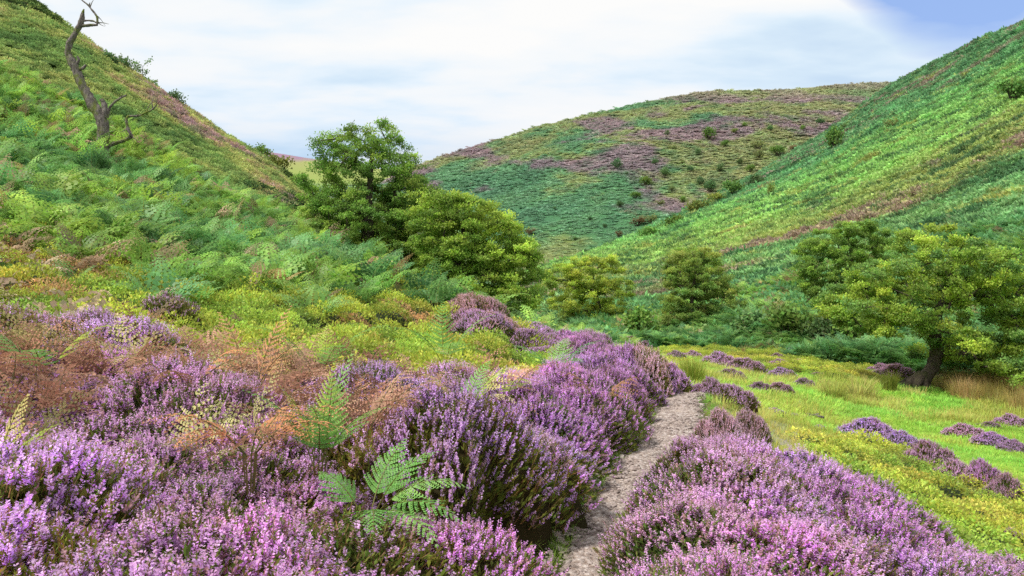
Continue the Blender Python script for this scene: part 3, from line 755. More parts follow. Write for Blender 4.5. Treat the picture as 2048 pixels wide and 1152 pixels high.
X, Y = jgrid(-36, 1.0, 7.0, 30, .40)
u = uof(X, Y); nb = fbm(X * .35 + 40, Y * .35, 4); nd = fbm(X * .55 + 80, Y * .55 + 9, 3)
yb = np.interp(u, [-1500, 0, 200, 400, 600, 740, 860, 960, 1100], [6.5, 8.8, 9.0, 10, 11.5, 13.4, 14.2, 14.4, 14.5])
ye = np.interp(u, [-1500, 0, 300, 500, 600, 700, 860, 960], [30, 29, 30, 29, 27, 21, 18, 16])
dens = np.clip((Y - yb) / 3.0, .12, 1) * np.where(Y > ye, 0, 1) * np.clip((ye - Y) / 2 + .3, 0, 1)
keep = (u < 980) & (u > -420) & (Y > yb - 1.5 + 2 * nb) & (rng.random(len(X)) < dens * np.where(Y > 19, .72, 1)) & (nb > -.22)
X, Y, nb, nd = X[keep], Y[keep], nb[keep], nd[keep]; n = len(X); Z = zg(X, Y) - .05; u = uof(X, Y)
q = nb + (rng.random(n) - .5) * .35
idx = np.select([q < -.12, q < .04, q < .17], [2, 0, 1], 3)
dead = (nd > np.where((Y < 12.5) & (u < 800), .0, .10) + .10 * (Y > 12.5)) & (rng.random(n) < np.where(Y < 13, .55, .15)); idx = np.where(dead, 4 + (rng.random(n) < .4), idx)
idx = np.where(rng.random(n) < .03, 4, idx)
sc = (.80 + .75 * rng.random(n) ** 1.5) * np.where(Y < 11, .85, 1.0)
# lean downhill, toward the valley
rot = rz(n, .38); 
scatter('bracken', np.stack([X, Y, Z], 1), rot, sc, idx, SRC_B, 'deep green bracken with scattered brown fronds on the left slope', 'bracken')

# russet patches of dead bracken among the heather
DP, DI, DS = [], [], []
for (u_, Y_, r_x, r_y, n_) in [(20, 5.2, .7, .9, 16), (60, 4.3, .4, .5, 6), (330, 5.8, .8, .6, 16), (430, 5.0, .5, .5, 10), (520, 4.3, .45, .4, 9), (760, 5.0, .5, .4, 8), (560, 6.1, .7, .4, 10), (960, 6.4, .5, .4, 5), (250, 6.6, .7, .4, 8), (820, 6.2, .4, .3, 5)]:
    for _ in range(n_):
        x_ = (u_ - CU) / F * Y_ + random.gauss(0, .5) * r_x; y_ = Y_ + random.gauss(0, .5) * r_y
        DP.append((x_, y_, float(zg(x_, y_)) + .26)); DI.append(random.choice([0, 0, 1, 1, 2])); DS.append(random.uniform(.55, .90))
SRC_D = [bracken_plant('dead_fern_a', (.32, .14, .065), 31, M['brown'], n=4, npair=14, npin=7, curl=.25), bracken_plant('dead_fern_b', (.34, .18, .10), 32, M['brown'], n=5, npair=14, npin=7, curl=.5),
         bracken_plant('fading_fern', (.30, .28, .07), 33, M['brown'], n=4, npair=14, npin=7, curl=.1)]
scatter('dead_bracken', np.array(DP), rz(len(DP), .45), np.array(DS), np.array(DI), SRC_D, 'russet tangle of withered bracken lying among the heather on the left bank', 'dead bracken')

# ------------------------------------------------------------------ bilberry and low leafy cover
def leaf_mound(name, R, H, n, col, mat, seed, L=.02, W=.014, core=(.03, .045, .01), up=.5, twig=True):
    r_ = np.random.default_rng(seed); g = Geo()
    r = R * np.sqrt(r_.random(n)); th = r_.random(n) * 6.283
    hz = H * np.maximum(1 - (r / R) ** 2, 0) ** .6 * (.55 + .5 * r_.random(n)) * (1 + .3 * (vnoise(r * np.cos(th) * 3 / R + seed, r * np.sin(th) * 3 / R) - .5))
    c = np.stack([r * np.cos(th), r * np.sin(th), hz], 1)
    a = norm(np.stack([np.cos(th) * r / R, np.sin(th) * r / R, np.full(n, up)], 1) + (r_.random((n, 3)) - .5) * 1.6); b = norm(np.cross(a, r_.random((n, 3)) - .5))
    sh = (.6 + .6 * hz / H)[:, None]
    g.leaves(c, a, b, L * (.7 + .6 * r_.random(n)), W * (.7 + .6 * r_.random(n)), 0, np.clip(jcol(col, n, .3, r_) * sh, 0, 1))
    tt = np.linspace(0, 1, 6); aa = np.linspace(0, 6.283, 12, endpoint=False); TT, AA = np.meshgrid(tt, aa, indexing='ij')
    g.grid(np.stack([R * .9 * TT * np.cos(AA), R * .9 * TT * np.sin(AA), np.where(TT > .99, -.1 * H, H * .6 * np.maximum(1 - TT ** 2, 0) ** .6)], -1), 0, core, wrap=True)
    return g.mesh(name, [mat])
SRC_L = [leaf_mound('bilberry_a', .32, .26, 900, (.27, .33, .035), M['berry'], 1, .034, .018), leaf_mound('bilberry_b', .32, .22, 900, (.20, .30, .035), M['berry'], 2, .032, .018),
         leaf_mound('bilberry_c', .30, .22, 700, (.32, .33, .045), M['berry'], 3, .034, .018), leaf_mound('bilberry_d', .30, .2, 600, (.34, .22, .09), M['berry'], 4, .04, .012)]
X, Y = jgrid(-14, 2.0, 6.0, 20, .34)
u = uof(X, Y); pdv = pathdist(X, Y); nb = fbm(X * .6, Y * .6 + 30, 3)
yh = Yheather(u)
keep = (u < 1180) & (u > -420) & (Y > yh * .93) & (Y < Yedge(u) + .5) & (pdv < -.6) & (rng.random(len(X)) < np.clip(1.1 - (Y - yh) / 10, .25, 1))
X, Y, nb = X[keep], Y[keep], nb[keep]; n = len(X); q = nb + (rng.random(n) - .5) * .4
idx = np.select([q < -.12, q < .12, q < .22], [1, 0, 2], 3)
sc = .8 + .6 * rng.random(n)
scatter('bilberry', np.stack([X, Y, zg(X, Y) - .03], 1), rz(n, .15), np.stack([sc, sc, sc * 1.2], 1), idx, SRC_L, 'yellow green bilberry and low herbs between heather and bracken', 'bilberry')
# right: mossy bilberry bank and far rise
X, Y = jgrid(1, 26, 5, 46, .42); u = uof(X, Y); v = CV - F * zg(X, Y) / Y; nb = fbm(X * .5, Y * .5, 3)
keep = inpoly(u + nb * 60, v + nb * 30, POLY_BERRY) | inpoly(u + nb * 30, v + nb * 14, POLY_BERRY2) | ((nb > .2) & (lawn(X, Y) > 0) & (v < 760))
X, Y, nb = X[keep], Y[keep], nb[keep]; n = len(X); q = nb + (rng.random(n) - .5) * .3
idx = np.select([q < -.1, q < .12], [1, 0], 2); sc = .8 + .7 * rng.random(n)
scatter('bilberry', np.stack([X, Y, zg(X, Y) - .05], 1), rz(n, .1), np.stack([sc, sc, sc * .95], 1), idx, SRC_L[:3], 'low mossy green bilberry hummocks on the bank and rise right of the path', 'bilberry')

# ------------------------------------------------------------------ grasses
def tuft(name, n, H, spread, col, mat, seed, w=.004, lean=.4, base=.03, seg=3):
    r_ = np.random.default_rng(seed); g = Geo()
    th = r_.random(n) * 6.283; b0 = np.stack([np.cos(th), np.sin(th), 0 * th], 1) * (base * np.sqrt(r_.random(n)))[:, None]
    dr = np.stack([np.cos(th), np.sin(th), 0 * th], 1) + (r_.random((n, 3)) - .5) * .8; dr[:, 2] = 0
    h = H * (.5 + .6 * r_.random(n)); ln = lean * (.3 + r_.random(n)) * spread
    sd = norm(np.cross(dr, [0, 0, 1.])); cc = jcol(col, n, .3, r_)
    pts = []
    for k in range(seg + 1):
        t = k / seg; p = b0 + dr * (ln * h * t ** 2)[:, None] + np.array([0, 0, 1.]) * (h * (t - .25 * lean * t ** 2))[:, None]
        pts.append((p, w * (1 - .85 * t)))
    for k in range(seg):
        (p, a), (q, b) = pts[k], pts[k + 1]
        g.quads(np.stack([p - sd * a, p + sd * a, q + sd * b, q - sd * b], 1), 0, cc)
    return g.mesh(name, [mat])
SRC_G = [tuft('lawn_a', 60, .05, 1, (.19, .36, .035), M['grass'], 1, .0035, .7, .16, 2), tuft('lawn_b', 60, .06, 1, (.28, .40, .045), M['grass'], 2, .0035, .8, .16, 2),
         tuft('lawn_c', 60, .08, 1, (.40, .36, .12), M['drygrass'], 3, .003, .6, .14, 2)]
X, Y = jgrid(.8, 22, 5, 44, .24); u = uof(X, Y); lw = lawn(X, Y); v = CV - F * zg(X, Y) / Y; nb = fbm(X * .4, Y * .4, 3)
dryz = inpoly(u + nb * 60, v + nb * 30, POLY_DRY) | inpoly(u, v + nb * 30, POLY_DRY2)
keep = (lw > 0) & (u < 2500) & (np.abs(pathdist(X, Y)) > .3) & ~(inpoly(u, v, POLY_SCAR) & (rng.random(len(X)) < .6))
X, Y, nb, dryz = X[keep], Y[keep], nb[keep], dryz[keep]; n = len(X)
idx = np.where(nb + (rng.random(n) - .5) * .3 > .02, 1, 0); nb2 = fbm(X * 1.2, Y * .8 + 70, 3); idx = np.where((nb2 > .12) & (rng.random(n) < .7), 2, idx); idx = np.where(dryz & (rng.random(n) < .75), 2, idx); idx = np.where((nb > .12) & (rng.random(n) < .4), 2, idx)
sc = (1.0 + .7 * rng.random(n)) * np.clip(Y / 12, .9, 2.0)
scatter('grass', np.stack([X, Y, zg(X, Y) - .005], 1), rz(n, .1), np.stack([sc, sc, .7 * sc * np.where(idx == 2, 1.5, 1)], 1), idx, SRC_G, 'short bright green grass on the valley flat', 'grass')

SRC_T = [tuft('dry_a', 70, .5, 1, (.42, .33, .14), M['drygrass'], 5, .0035, .5, .10, 4), tuft('dry_b', 60, .4, 1, (.30, .34, .08), M['drygrass'], 6, .0035, .6, .10, 4),
         tuft('reed_brown', 90, .75, 1, (.36, .25, .12), M['drygrass'], 7, .005, .35, .14, 4), tuft('edge_green', 45, .22, 1, (.20, .34, .04), M['grass'], 8, .003, .7, .05, 3),
         tuft('thin_grass', 14, .26, 1, (.26, .34, .07), M['grass'], 12, .0011, 1.1, .06, 5), tuft('thin_straw', 12, .28, 1, (.42, .34, .16), M['drygrass'], 13, .0011, 1.2, .06, 5)]
pts, ids, scs = [], [], []
def addzone(poly, s, choices, smin, smax, prob=1.0, box=(0, 30, 5, 50)):
    X, Y = jgrid(*box, s); u = uof(X, Y); v = CV - F * zg(X, Y) / Y; nb = fbm(X * .7, Y * .7, 3)
    k = inpoly(u + nb * 40, v + nb * 16, poly) & (rng.random(len(X)) < prob)
    X, Y = X[k], Y[k]
    for x, y in zip(X, Y):
        pts.append((x, y, float(zg(x, y)) - .02)); ids.append(random.choice(choices)); scs.append(random.uniform(smin, smax))
addzone([(1860,775),(1960,765),(2120,785),(2120,850),(2000,815),(1900,795)], .28, [2, 2, 0], .7, 1.1)
addzone([(1630,745),(1760,750),(1780,790),(1730,815),(1640,800),(1600,770)], .5, [0, 1], .6, 1.0, .8)
addzone([(1230,678),(1560,690),(1720,720),(1740,735),(1560,715),(1240,692)], .6, [0, 2, 1], .5, .8, .7)
addzone(POLY_DRY, .3, [0, 1], .2, .4, .8)
addzone(POLY_BERRY, .5, [0, 1, 0], .35, .6, .6)
addzone([(1750,890),(2100,1000),(2100,1180),(1900,1070),(1700,960)], .6, [0, 3], .4, .7, .4)
# verge along the path
for k in range(4, 236):
    for sd in (-1, 1):
        for j in range(3):
            o_ = random.uniform(.24, .46) * sd
            x, y = PCf[k] + Nn[k] * o_ + np.array([random.uniform(-.04, .04), random.uniform(-.04, .04)])
            if y < 2.2 or random.random() < .25: continue
            pts.append((x, y, float(zg(x, y)) - .01)); ids.append(3); scs.append(random.uniform(.25, .6) * (.7 if sd > 0 else 1))
# long grasses in the bank
X, Y = jgrid(-6, 6, 2.4, 9, .55); pdv = pathdist(X, Y); k = (np.abs(pdv) > .6) & (rng.random(len(X)) < .5); k &= (Y < Yhr(uof(X, Y))) | (pdv < 0)
for x, y in zip(X[k], Y[k]): pts.append((x, y, float(zg(x, y)) + .12)); ids.append(random.choice([4, 5, 5])); scs.append(random.uniform(.9, 1.5))
pts = np.array(pts); scatter('tall_grass', pts, rz(len(pts), .2), np.array(scs), np.array(ids), SRC_T, 'dry and green tall grasses along the path, banks and hillside foot', 'grass')

# rush tussocks as single plants
RU = tuft('rush_a', 420, .75, 1, (.20, .20, .045), M['drygrass'], 9, .007, .30, .32, 4); RU2 = tuft('rush_b', 260, .6, 1, (.34, .30, .10), M['drygrass'], 10, .007, .4, .30, 4)
for (u, v, w, h, me, lb) in [(1382,768,60,50,RU,'dark olive rush tussock standing at the end of the path'), (1415,766,50,36,RU2,'lower brownish rush tussock right of the dark olive one'),
                             (1715,800,90,48,RU2,'sprawling straw coloured rush tussock left of the gnarled hawthorn'), (1668,796,60,36,RU2,'thin pale rush tussock on the lawn beside the sprawling one'),
                             (1780,782,36,36,RU,'small upright green rush tuft by the hawthorn roots')]:
    p = at(u, v, BV_NEAR); o = link('rush_tussock', me, None, p); s = w * p[1] / F / .75; o.scale = (s, s, h * p[1] / F / .62); o.rotation_euler.z = u
    tag(o, lb, 'rush tussock', 'rush tussocks on the valley flat')

# ------------------------------------------------------------------ plants clothing the hills
def lump(name, R, H, n, mat, seed, L, W, tone=(1, 1, 1)):
    return leaf_mound(name, R, H, n, tone, mat, seed, L, W, core=(.45, .5, .45), up=.7)
def surf_points(G, n, lo=0, hi=None, wfun=None):
    A = G[lo:hi]; a, b, c = A[:-1, :-1], A[:-1, 1:], A[1:, :-1]
    ar = np.linalg.norm(np.cross(b - a, c - a), axis=-1)
    cen = (a + b + c) / 3
    if wfun is not None: ar = ar * wfun(cen)
    p = (ar / ar.sum()).ravel(); k = rng.choice(len(p), n, p=p); i, j = np.unravel_index(k, ar.shape)
    s, t = rng.random((n, 1)), rng.random((n, 1))
    P = a[i, j] * (1 - s) * (1 - t) + A[:-1, 1:][i, j] * s * (1 - t) + A[1:, :-1][i, j] * (1 - s) * t + A[1:, 1:][i, j] * s * t
    return P
def vis(P, m=120):
    u = CU + F * P[..., 0] / P[..., 1]; return ((u > -m) & (u < 2048 + m)).astype(float)
ML = M['hill_right_leaf']
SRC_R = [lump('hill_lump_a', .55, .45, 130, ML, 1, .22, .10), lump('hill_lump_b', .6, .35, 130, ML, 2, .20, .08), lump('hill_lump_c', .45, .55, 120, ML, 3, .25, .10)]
n = 60000
P = surf_points(GR, n, 0, 262, lambda c: vis(c) / (c[..., 1] / 60) ** 1.1)
sc = np.clip(.75 + P[:, 1] / 130, .7, 2.2) * (.55 + 1.1 * rng.random(n) ** 2)
scatter('hillside_bracken', P - np.array([0, 0, .1]), rz(n, .3), np.stack([sc, sc, sc * .85], 1), rng.integers(0, 3, n), SRC_R, 'bracken and low scrub covering the steep right hillside in bands of green and tawny', 'bracken')
# taller leafy bracken along the foot of the right hill, frond by frond
n = 5200
P = surf_points(GR, n, 0, 120, lambda c: vis(c) * (c[..., 1] < 62) / (c[..., 1] / 30) ** 1.5)
q = fbm(P[:, 0] * .12, P[:, 1] * .12, 3) + (rng.random(n) - .5) * .3; idx = np.select([q < -.16, q < .06], [2, 0], 1)
idx = np.where(rng.random(n) < .01, 4, idx)
scatter('bracken', P - np.array([0, 0, .05]), rz(n, .25), (1.15 + .8 * rng.random(n) ** 1.5) * (1 + 1.6 * np.clip(fbm(P[:, 0] * .22, P[:, 1] * .22 + 50, 2), -.05, .4)), idx, SRC_B, 'tall glossy bracken thicket along the foot of the right hillside', 'bracken')
ML = M['hill_far_leaf']
SRC_F = [lump('moor_lump_a', .6, .42, 60, ML, 1, .36, .20), lump('moor_lump_b', .6, .36, 60, ML, 2, .32, .18)]
n = 42000
P = surf_points(GF, n, 0, 240, lambda c: vis(c) / (c[..., 1] / 200))
sc = (1.3 + 1.3 * rng.random(n)) * P[:, 1] / 260
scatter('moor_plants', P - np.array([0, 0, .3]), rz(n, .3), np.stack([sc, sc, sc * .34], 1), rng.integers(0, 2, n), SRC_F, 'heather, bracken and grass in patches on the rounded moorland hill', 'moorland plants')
ML = M['left_leaf']
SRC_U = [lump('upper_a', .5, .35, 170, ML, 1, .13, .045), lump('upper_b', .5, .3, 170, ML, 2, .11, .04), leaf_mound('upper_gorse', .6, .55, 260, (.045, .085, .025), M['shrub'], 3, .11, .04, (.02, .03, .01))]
msk = (UG[:, :] < 760)
n = 26000
P = surf_points(GN_V, n, 0, None, lambda c: vis(c, 200) * (c[..., 1] > 24) * (c[..., 1] < 100) * ((CU + F * c[..., 0] / c[..., 1]) < 720) / (c[..., 1] / 40))
ng_ = fbm(P[:, 0] * .16 + 5, P[:, 1] * .1, 4); idx = rng.integers(0, 2, n); idx = np.where((ng_ > .16) & (rng.random(n) < .3) & (P[:, 1] > 30), 2, idx)
sc = (.6 + .6 * rng.random(n)) * np.clip(P[:, 1] / 40, .8, 1.5)
scatter('upper_slope_plants', P - np.array([0, 0, .05]), rz(n, .25), np.stack([sc, sc, sc * .85], 1), idx, SRC_U, 'mixed yellow green, tawny and purple low plants on the upper left slope', 'hillside plants')
# undergrowth in the dip behind the left slope and under the trees
X, Y = jgrid(-9, 9, 15, 50, .7); u = uof(X, Y); k = (u > 600) & (u < 1260) & (Y > Yedge(u) + .3) & ((lawn(X, Y) < .5) | (Y > 38)); X, Y = X[k], Y[k]; n = len(X)
scatter('bracken', np.stack([X, Y, zg(X, Y) - .05], 1), rz(n, .2), 1.0 + .6 * rng.random(n), rng.choice([0, 1, 2, 3], n), SRC_B, 'shaded bracken growing in the dip beneath the hawthorns', 'bracken')

# ------------------------------------------------------------------ trees
def bez(p, q, n, sag, r_):
    t = np.linspace(0, 1, n)[:, None]; d = q - p; L = np.linalg.norm(d)
    off = (r_.random(3) - .5) * L * .25 + np.array([0, 0, sag * L])
    return p * (1 - t) + q * t + off * 4 * t * (1 - t) * .5 + (r_.random((n, 3)) - .5) * L * .03 * (t * (1 - t) * 4)

def tree(name, base, outline, trunkpx, cols, label, cat='tree', r0=.16, nclump=150, leaf=.075, lpc=230, crx=.42, depth=.85, seed=0, sparse_top=0.0, holes=.0, group=None, tw=.0, flat=.55):
    crx *= .80; nclump = int(nclump * 1.35); leaf *= .86; lpc = int(lpc * 1.3)
    """base: world point; outline: crown outline in pixel columns/rows at the depth of the base; trunkpx: points up the trunk"""
    r_ = np.random.default_rng(seed); Y0 = base[1]; k = Y0 / F
    e = empty(name, base); tag(e, label, cat, group)
    ol = np.array(outline, float); c0 = ol.mean(0); umin, vmin = ol.min(0); umax, vmax = ol.max(0)
    W = lambda u, v, dy=0.0: np.array([(u - CU) * k, Y0 + dy, -(v - CV) * k])
    cl = []; tries = 0; half = (umax - umin) / 2 * k
    while len(cl) < nclump and tries < 20000:
        tries += 1
        u, v = r_.uniform(umin, umax), r_.uniform(vmin, vmax)
        if not inpoly(np.array([u]), np.array([v]), ol)[0]: continue
        cu = (umin + umax) / 2
        hw = max(.25, 1 - abs(u - cu) / ((umax - umin) / 2) * .85)
        dy = (r_.random() * 2 - 1) * half * depth * math.sqrt(hw) * (.55 + .45 * (v - vmin) / (vmax - vmin))
        if holes and vnoise(np.array([u * .02 + seed]), np.array([v * .03]))[0] < holes and r_.random() < .85: continue
        p = W(u, v, dy)
        if cl and min(np.linalg.norm((p - c) * [1, 1, 1.45]) for c in cl) < crx * .62: continue
        cl.append(p)
    tp = [W(u, v, dy) for (u, v, dy) in trunkpx]; T = np.array(tp); tt = np.linspace(0, len(T) - 1, len(T) * 5); TP = pchip(np.arange(len(T)), T, tt)
    nodes = [p for p in TP]; par = [max(i - 1, 0) for i in range(len(TP))]; tnum = len(TP)
    startable = list(range(int(tnum * .35), tnum))
    top = TP[-1]
    order = sorted(range(len(cl)), key=lambda i: min(np.linalg.norm(cl[i] - TP[j]) for j in startable[::3]))
    leafn = []
    avail = list(startable)
    for i in order:
        p = cl[i]; A = np.array([nodes[j] for j in avail])
        d = np.linalg.norm(A - p, axis=1) + .15 * np.linalg.norm(A - top, axis=1) + np.maximum(A[:, 2] - p[2], 0) * .5
        j = avail[int(d.argmin())]
        seg = bez(nodes[j], p, max(3, int(np.linalg.norm(nodes[j] - p) / .3) + 2), .10, r_)
        prev = j
        for s in seg[1:]:
            nodes.append(s); par.append(prev); prev = len(nodes) - 1; avail.append(prev)
        leafn.append(prev)
    n_ = len(nodes); load = np.zeros(n_)
    for j in leafn: load[j] += 1
    for j in range(n_ - 1, tnum - 1, -1): load[par[j]] += load[j]
    for j in range(tnum - 1, 0, -1): load[j - 1] += load[j]
    rad = r0 * (np.maximum(load, .4) / max(load[0], 1)) ** .5; rad = np.maximum(rad, .010)
    rad[:tnum] = np.maximum(rad[:tnum], np.linspace(r0, rad[tnum - 1], tnum)); rad[0] *= 1.6; rad[1] *= 1.25
    nodes = np.array(nodes); g = Geo(); g.tube(TP - base, rad[:tnum], 0, (1, 1, 1), 10, .12); tr = link('trunk', g.mesh(name + '_trunk', [M['bark']], True), e)
    g = Geo(); kids = [[] for _ in range(n_)]
    for j in range(tnum, n_): kids[par[j]].append(j)
    starts = [(par[j], j) for j in range(tnum, n_) if par[j] < tnum or kids[par[j]][0] != j]
    for a, b in starts:
        ch = [a, b]
        while kids[ch[-1]]: ch.append(kids[ch[-1]][0])
        rr = rad[ch].copy(); rr[0] = rr[1]
        g.tube(nodes[ch] - base, rr, 0, (1, 1, 1), 5, .08)
    # bare twigs poking out
    for c in cl:
        for _ in range(3):
            d = norm(r_.random(3) - np.array([.5, .5, .3])); q = c + d * crx * r_.uniform(.6, 1.15)
            g.tube(bez(c, q, 4, .05, r_) - base, [.007, .005, .004, .003], 0, (1, 1, 1), 3)
    link('branches', g.mesh(name + '_branches', [M['bark']], True), e)
    g = Geo(); zt = W(0, vmin)[2]; zb = W(0, vmax)[2]
    for c in cl:
        rel = (c[2] - zb) / (zt - zb); den = 1.0 - sparse_top * max(0, rel - .45) / .55
        nl = int(lpc * 1.15 * den * r_.uniform(.7, 1.2)); cr = crx * r_.uniform(.75, 1.25)
        # several small flattened sprays within the clump
        ns = 7; sc_ = norm(r_.normal(size=(ns, 3))) * (cr * r_.random((ns, 1)) ** .5 * [1, 1, flat])
        w_ = r_.integers(0, ns, nl); q = c + sc_[w_] + r_.normal(size=(nl, 3)) * cr * np.array([.27, .27, .15])
        a = norm(r_.normal(size=(nl, 3))); b = norm(np.cross(a, r_.normal(size=(nl, 3))))
        cc = np.array(cols[r_.integers(0, len(cols))]) * r_.uniform(.8, 1.2)
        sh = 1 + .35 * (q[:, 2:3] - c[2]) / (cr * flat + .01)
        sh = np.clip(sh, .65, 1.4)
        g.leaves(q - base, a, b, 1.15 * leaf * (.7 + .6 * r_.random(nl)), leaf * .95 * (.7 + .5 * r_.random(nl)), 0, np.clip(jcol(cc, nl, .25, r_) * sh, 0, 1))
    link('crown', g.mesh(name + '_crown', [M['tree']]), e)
    return e
GRN = [(.12, .19, .02), (.16, .23, .025), (.10, .16, .02), (.20, .26, .025)]
GRL = [(.20, .26, .02), (.25, .30, .02), (.15, .21, .02)]
DK = [(.12, .17, .025), (.16, .19, .03), (.10, .15, .025), (.18, .19, .035)]
def gb(u, v, Y=None):
    if Y is None: return at(u, v, BV_NEAR)
    x = (u - CU) / F * Y; return np.array([x, Y, float(zg(x, Y))])

b = gb(735, 0, 27); kk = F / 27
vb = CV - b[2] * kk
tree('hawthorn_tree', b, [(585,455),(610,400),(615,350),(640,335),(630,300),(645,268),(685,268),(720,250),(760,246),(800,258),(812,290),(830,315),(842,352),(870,385),(905,430),(900,500),(850,560),(760,560),(700,500),(640,470)],
     [(735,vb,0),(733,520,0),(736,430,.1),(738,380,.1),(742,330,0),(750,285,.1)], [(.10, .165, .02), (.13, .195, .02), (.09, .145, .02), (.17, .22, .025)], 'tallest hawthorn, dark spreading crown thinning out at the top against the sky', r0=.20, nclump=300, seed=3, sparse_top=.45, crx=.37, holes=.10, lpc=210, leaf=.062)
b = gb(905, 0, 25); vb = CV - b[2] * F / 25
tree('hawthorn_tree', b, [(820,450),(850,405),(880,385),(930,398),(965,395),(1000,425),(1045,455),(1070,500),(1085,545),(1075,600),(1040,640),(960,620),(900,585),(850,540)],
     [(905,vb,0),(905,590,0),(915,540,0),(925,480,.2),(930,430,0)], [(.17, .22, .02), (.21, .26, .022), (.13, .18, .02)], 'wide low hawthorn with yellow green leaves right of the tallest tree', r0=.17, nclump=230, seed=5, crx=.36, lpc=220, leaf=.065)
b = gb(800, 0, 29); vb = CV - b[2] * F / 29
tree('hawthorn_tree', b, [(640,480),(700,430),(780,400),(850,395),(900,430),(930,500),(925,600),(840,590),(740,560),(660,520)],
     [(800,vb,0),(805,560,0),(812,500,0),(820,450,0)], [(.11, .15, .02), (.14, .18, .02)], 'shaded dark green hawthorn tucked between the two larger ones', r0=.13, nclump=190, seed=6, crx=.38)
b = gb(1185, 667)
tree('hawthorn_tree', b, [(1085,570),(1100,540),(1140,518),(1180,506),(1220,512),(1250,540),(1263,580),(1250,620),(1215,640),(1170,630),(1130,640),(1095,610)],
     [(1183,668,0),(1190,640,0),(1196,612,0),(1188,580,0),(1185,545,0)], [(.22, .25, .02), (.26, .27, .025), (.17, .20, .02)], 'small round hawthorn with short forked trunk below the spur of the hill', r0=.20, nclump=130, seed=8, crx=.5, lpc=170, leaf=.10, depth=.9)
b = at(1382, 688, BV_NEAR)
tree('hawthorn_tree', b, [(1318,670),(1312,620),(1330,570),(1335,520),(1352,500),(1400,497),(1432,512),(1452,550),(1475,580),(1488,620),(1462,655),(1410,672),(1360,676)],
     [(1382,690,0),(1381,650,0),(1384,600,0),(1390,550,0)], DK, 'conical olive brown hawthorn with dense dark foliage at the foot of the hill', r0=.15, nclump=170, seed=9, crx=.42, lpc=200, leaf=.085)
p = at(1690, 618, BV_R)
tree('hawthorn_tree', p, [(1598,545),(1605,500),(1630,470),(1670,448),(1725,443),(1765,460),(1776,510),(1770,560),(1720,590),(1660,602),(1615,590)],
     [(1692,620,0),(1695,580,0),(1705,540,0),(1700,500,0)], [(.12, .18, .02), (.15, .21, .022), (.10, .15, .02)], 'rounded hawthorn on the slope above and left of the gnarled tree', r0=.14, nclump=170, seed=12, crx=.42, lpc=220, leaf=.085)
p = at(1385, 590, BV_R)
tree('hawthorn_tree', p, [(1338,530),(1345,505),(1370,495),(1410,498),(1430,520),(1425,550),(1380,560),(1345,555)],
     [(1385,592,0),(1386,560,0),(1388,530,0)], [(.13, .18, .02), (.16, .20, .02)], 'small hawthorn on the slope just behind the conical one', r0=.10, nclump=50, seed=14, crx=.55, leaf=.11)
b = at(1842, 778, BV_NEAR)
tree('gnarled_hawthorn', b, [(1655,640),(1650,610),(1690,570),(1700,530),(1760,520),(1800,525),(1822,490),(1830,462),(1880,448),(1910,470),(1940,500),(1985,480),(2010,500),(2030,520),(2080,560),(2120,610),(2110,680),(2048,735),(1960,745),(1890,735),(1870,690),(1840,665),(1790,650),(1730,665)],
     [(1836,782,0),(1848,758,0),(1868,735,.1),(1880,700,.2),(1872,660,.1),(1876,625,0),(1900,590,0),(1930,560,0)], [(.17, .22, .02), (.21, .25, .02), (.13, .18, .02), (.09, .15, .03)],
     'old gnarled hawthorn leaning on a thick twisted trunk at the right', r0=.22, nclump=330, seed=21, crx=.40, lpc=230, leaf=.075, holes=.2)
# roots of the gnarled tree
ge = bpy.data.objects['gnarled_hawthorn']; g = Geo()
for du, dv, L in ((-1, 0, 1.0), (-.7, -.6, .8), (.6, -.4, .5), (.2, -.8, .5), (-1, .4, .9)):
    p0 = np.array([0.05, 0, .45]); p1 = np.array([du * L * .5, dv * L * .5, .16]); p2 = np.array([du * L, dv * L, -.08])
    g.tube(pchip(np.arange(3), np.array([p0, p1, p2]), np.linspace(0, 2, 9)), np.linspace(.20, .05, 9), 0, (1, 1, 1), 8, .15)
link('roots', g.mesh('roots', [M['bark']], True), ge)

# dead tree on the left slope
Yd = 21.8; bd = gb(205, 300, Yd)
def dp(u, v, dy=0.0): return px(u, v, Yd) + np.array([0, dy, 0]) - bd
vbd = CV - bd[2] * F / Yd
e = empty('dead_tree', bd); tag(e, 'bare dead tree with crooked mossy trunk and hooked top on the left slope', 'dead tree')
kpx = Yd / F
def limb(pts, rads, nm, sides=9, rough=.22):
    P = np.array([dp(*p) for p in pts]); t = np.linspace(0, len(P) - 1, len(P) * 4); g = Geo()
    g.tube(pchip(np.arange(len(P)), P, t), pchip(np.arange(len(P)), np.array(rads, float)[:, None], t)[:, 0] * kpx * .84, 0, (1, 1, 1), sides, rough)
    return link(nm, g.mesh('dead_tree_' + nm, [M['deadbark']], True), e)
limb([(203,vbd+8),(205,290),(207,255),(200,235),(186,210),(172,185),(160,160),(152,140),(143,122),(136,105),(140,85),(152,65),(163,42),(166,24),(168,18)],
     [17,14,12.5,13,12,10.5,9.5,9,9.5,7.5,7,6.5,6,3,1], 'trunk', 12, .2)
limb([(160,52),(172,51),(186,50),(195,50)], [4.5,3.5,3.2,2.2], 'branch')
limb([(163,42),(175,41),(186,42),(192,45)], [2.6,2.2,2,1.5], 'branch')
limb([(194,50),(195,40),(192,30),(184,20),(176,10),(166,2),(158,-6)], [2.5,2.5,2.2,2,1.8,1.6,1], 'branch')
limb([(178,12),(180,5)], [1.5,.8], 'branch')
limb([(208,262),(206,240),(210,225),(208,208),(203,198)], [9,8,7,6,5], 'branch')
limb([(212,235),(222,212),(235,200),(253,190)], [5,3,2.6,1.6], 'branch')
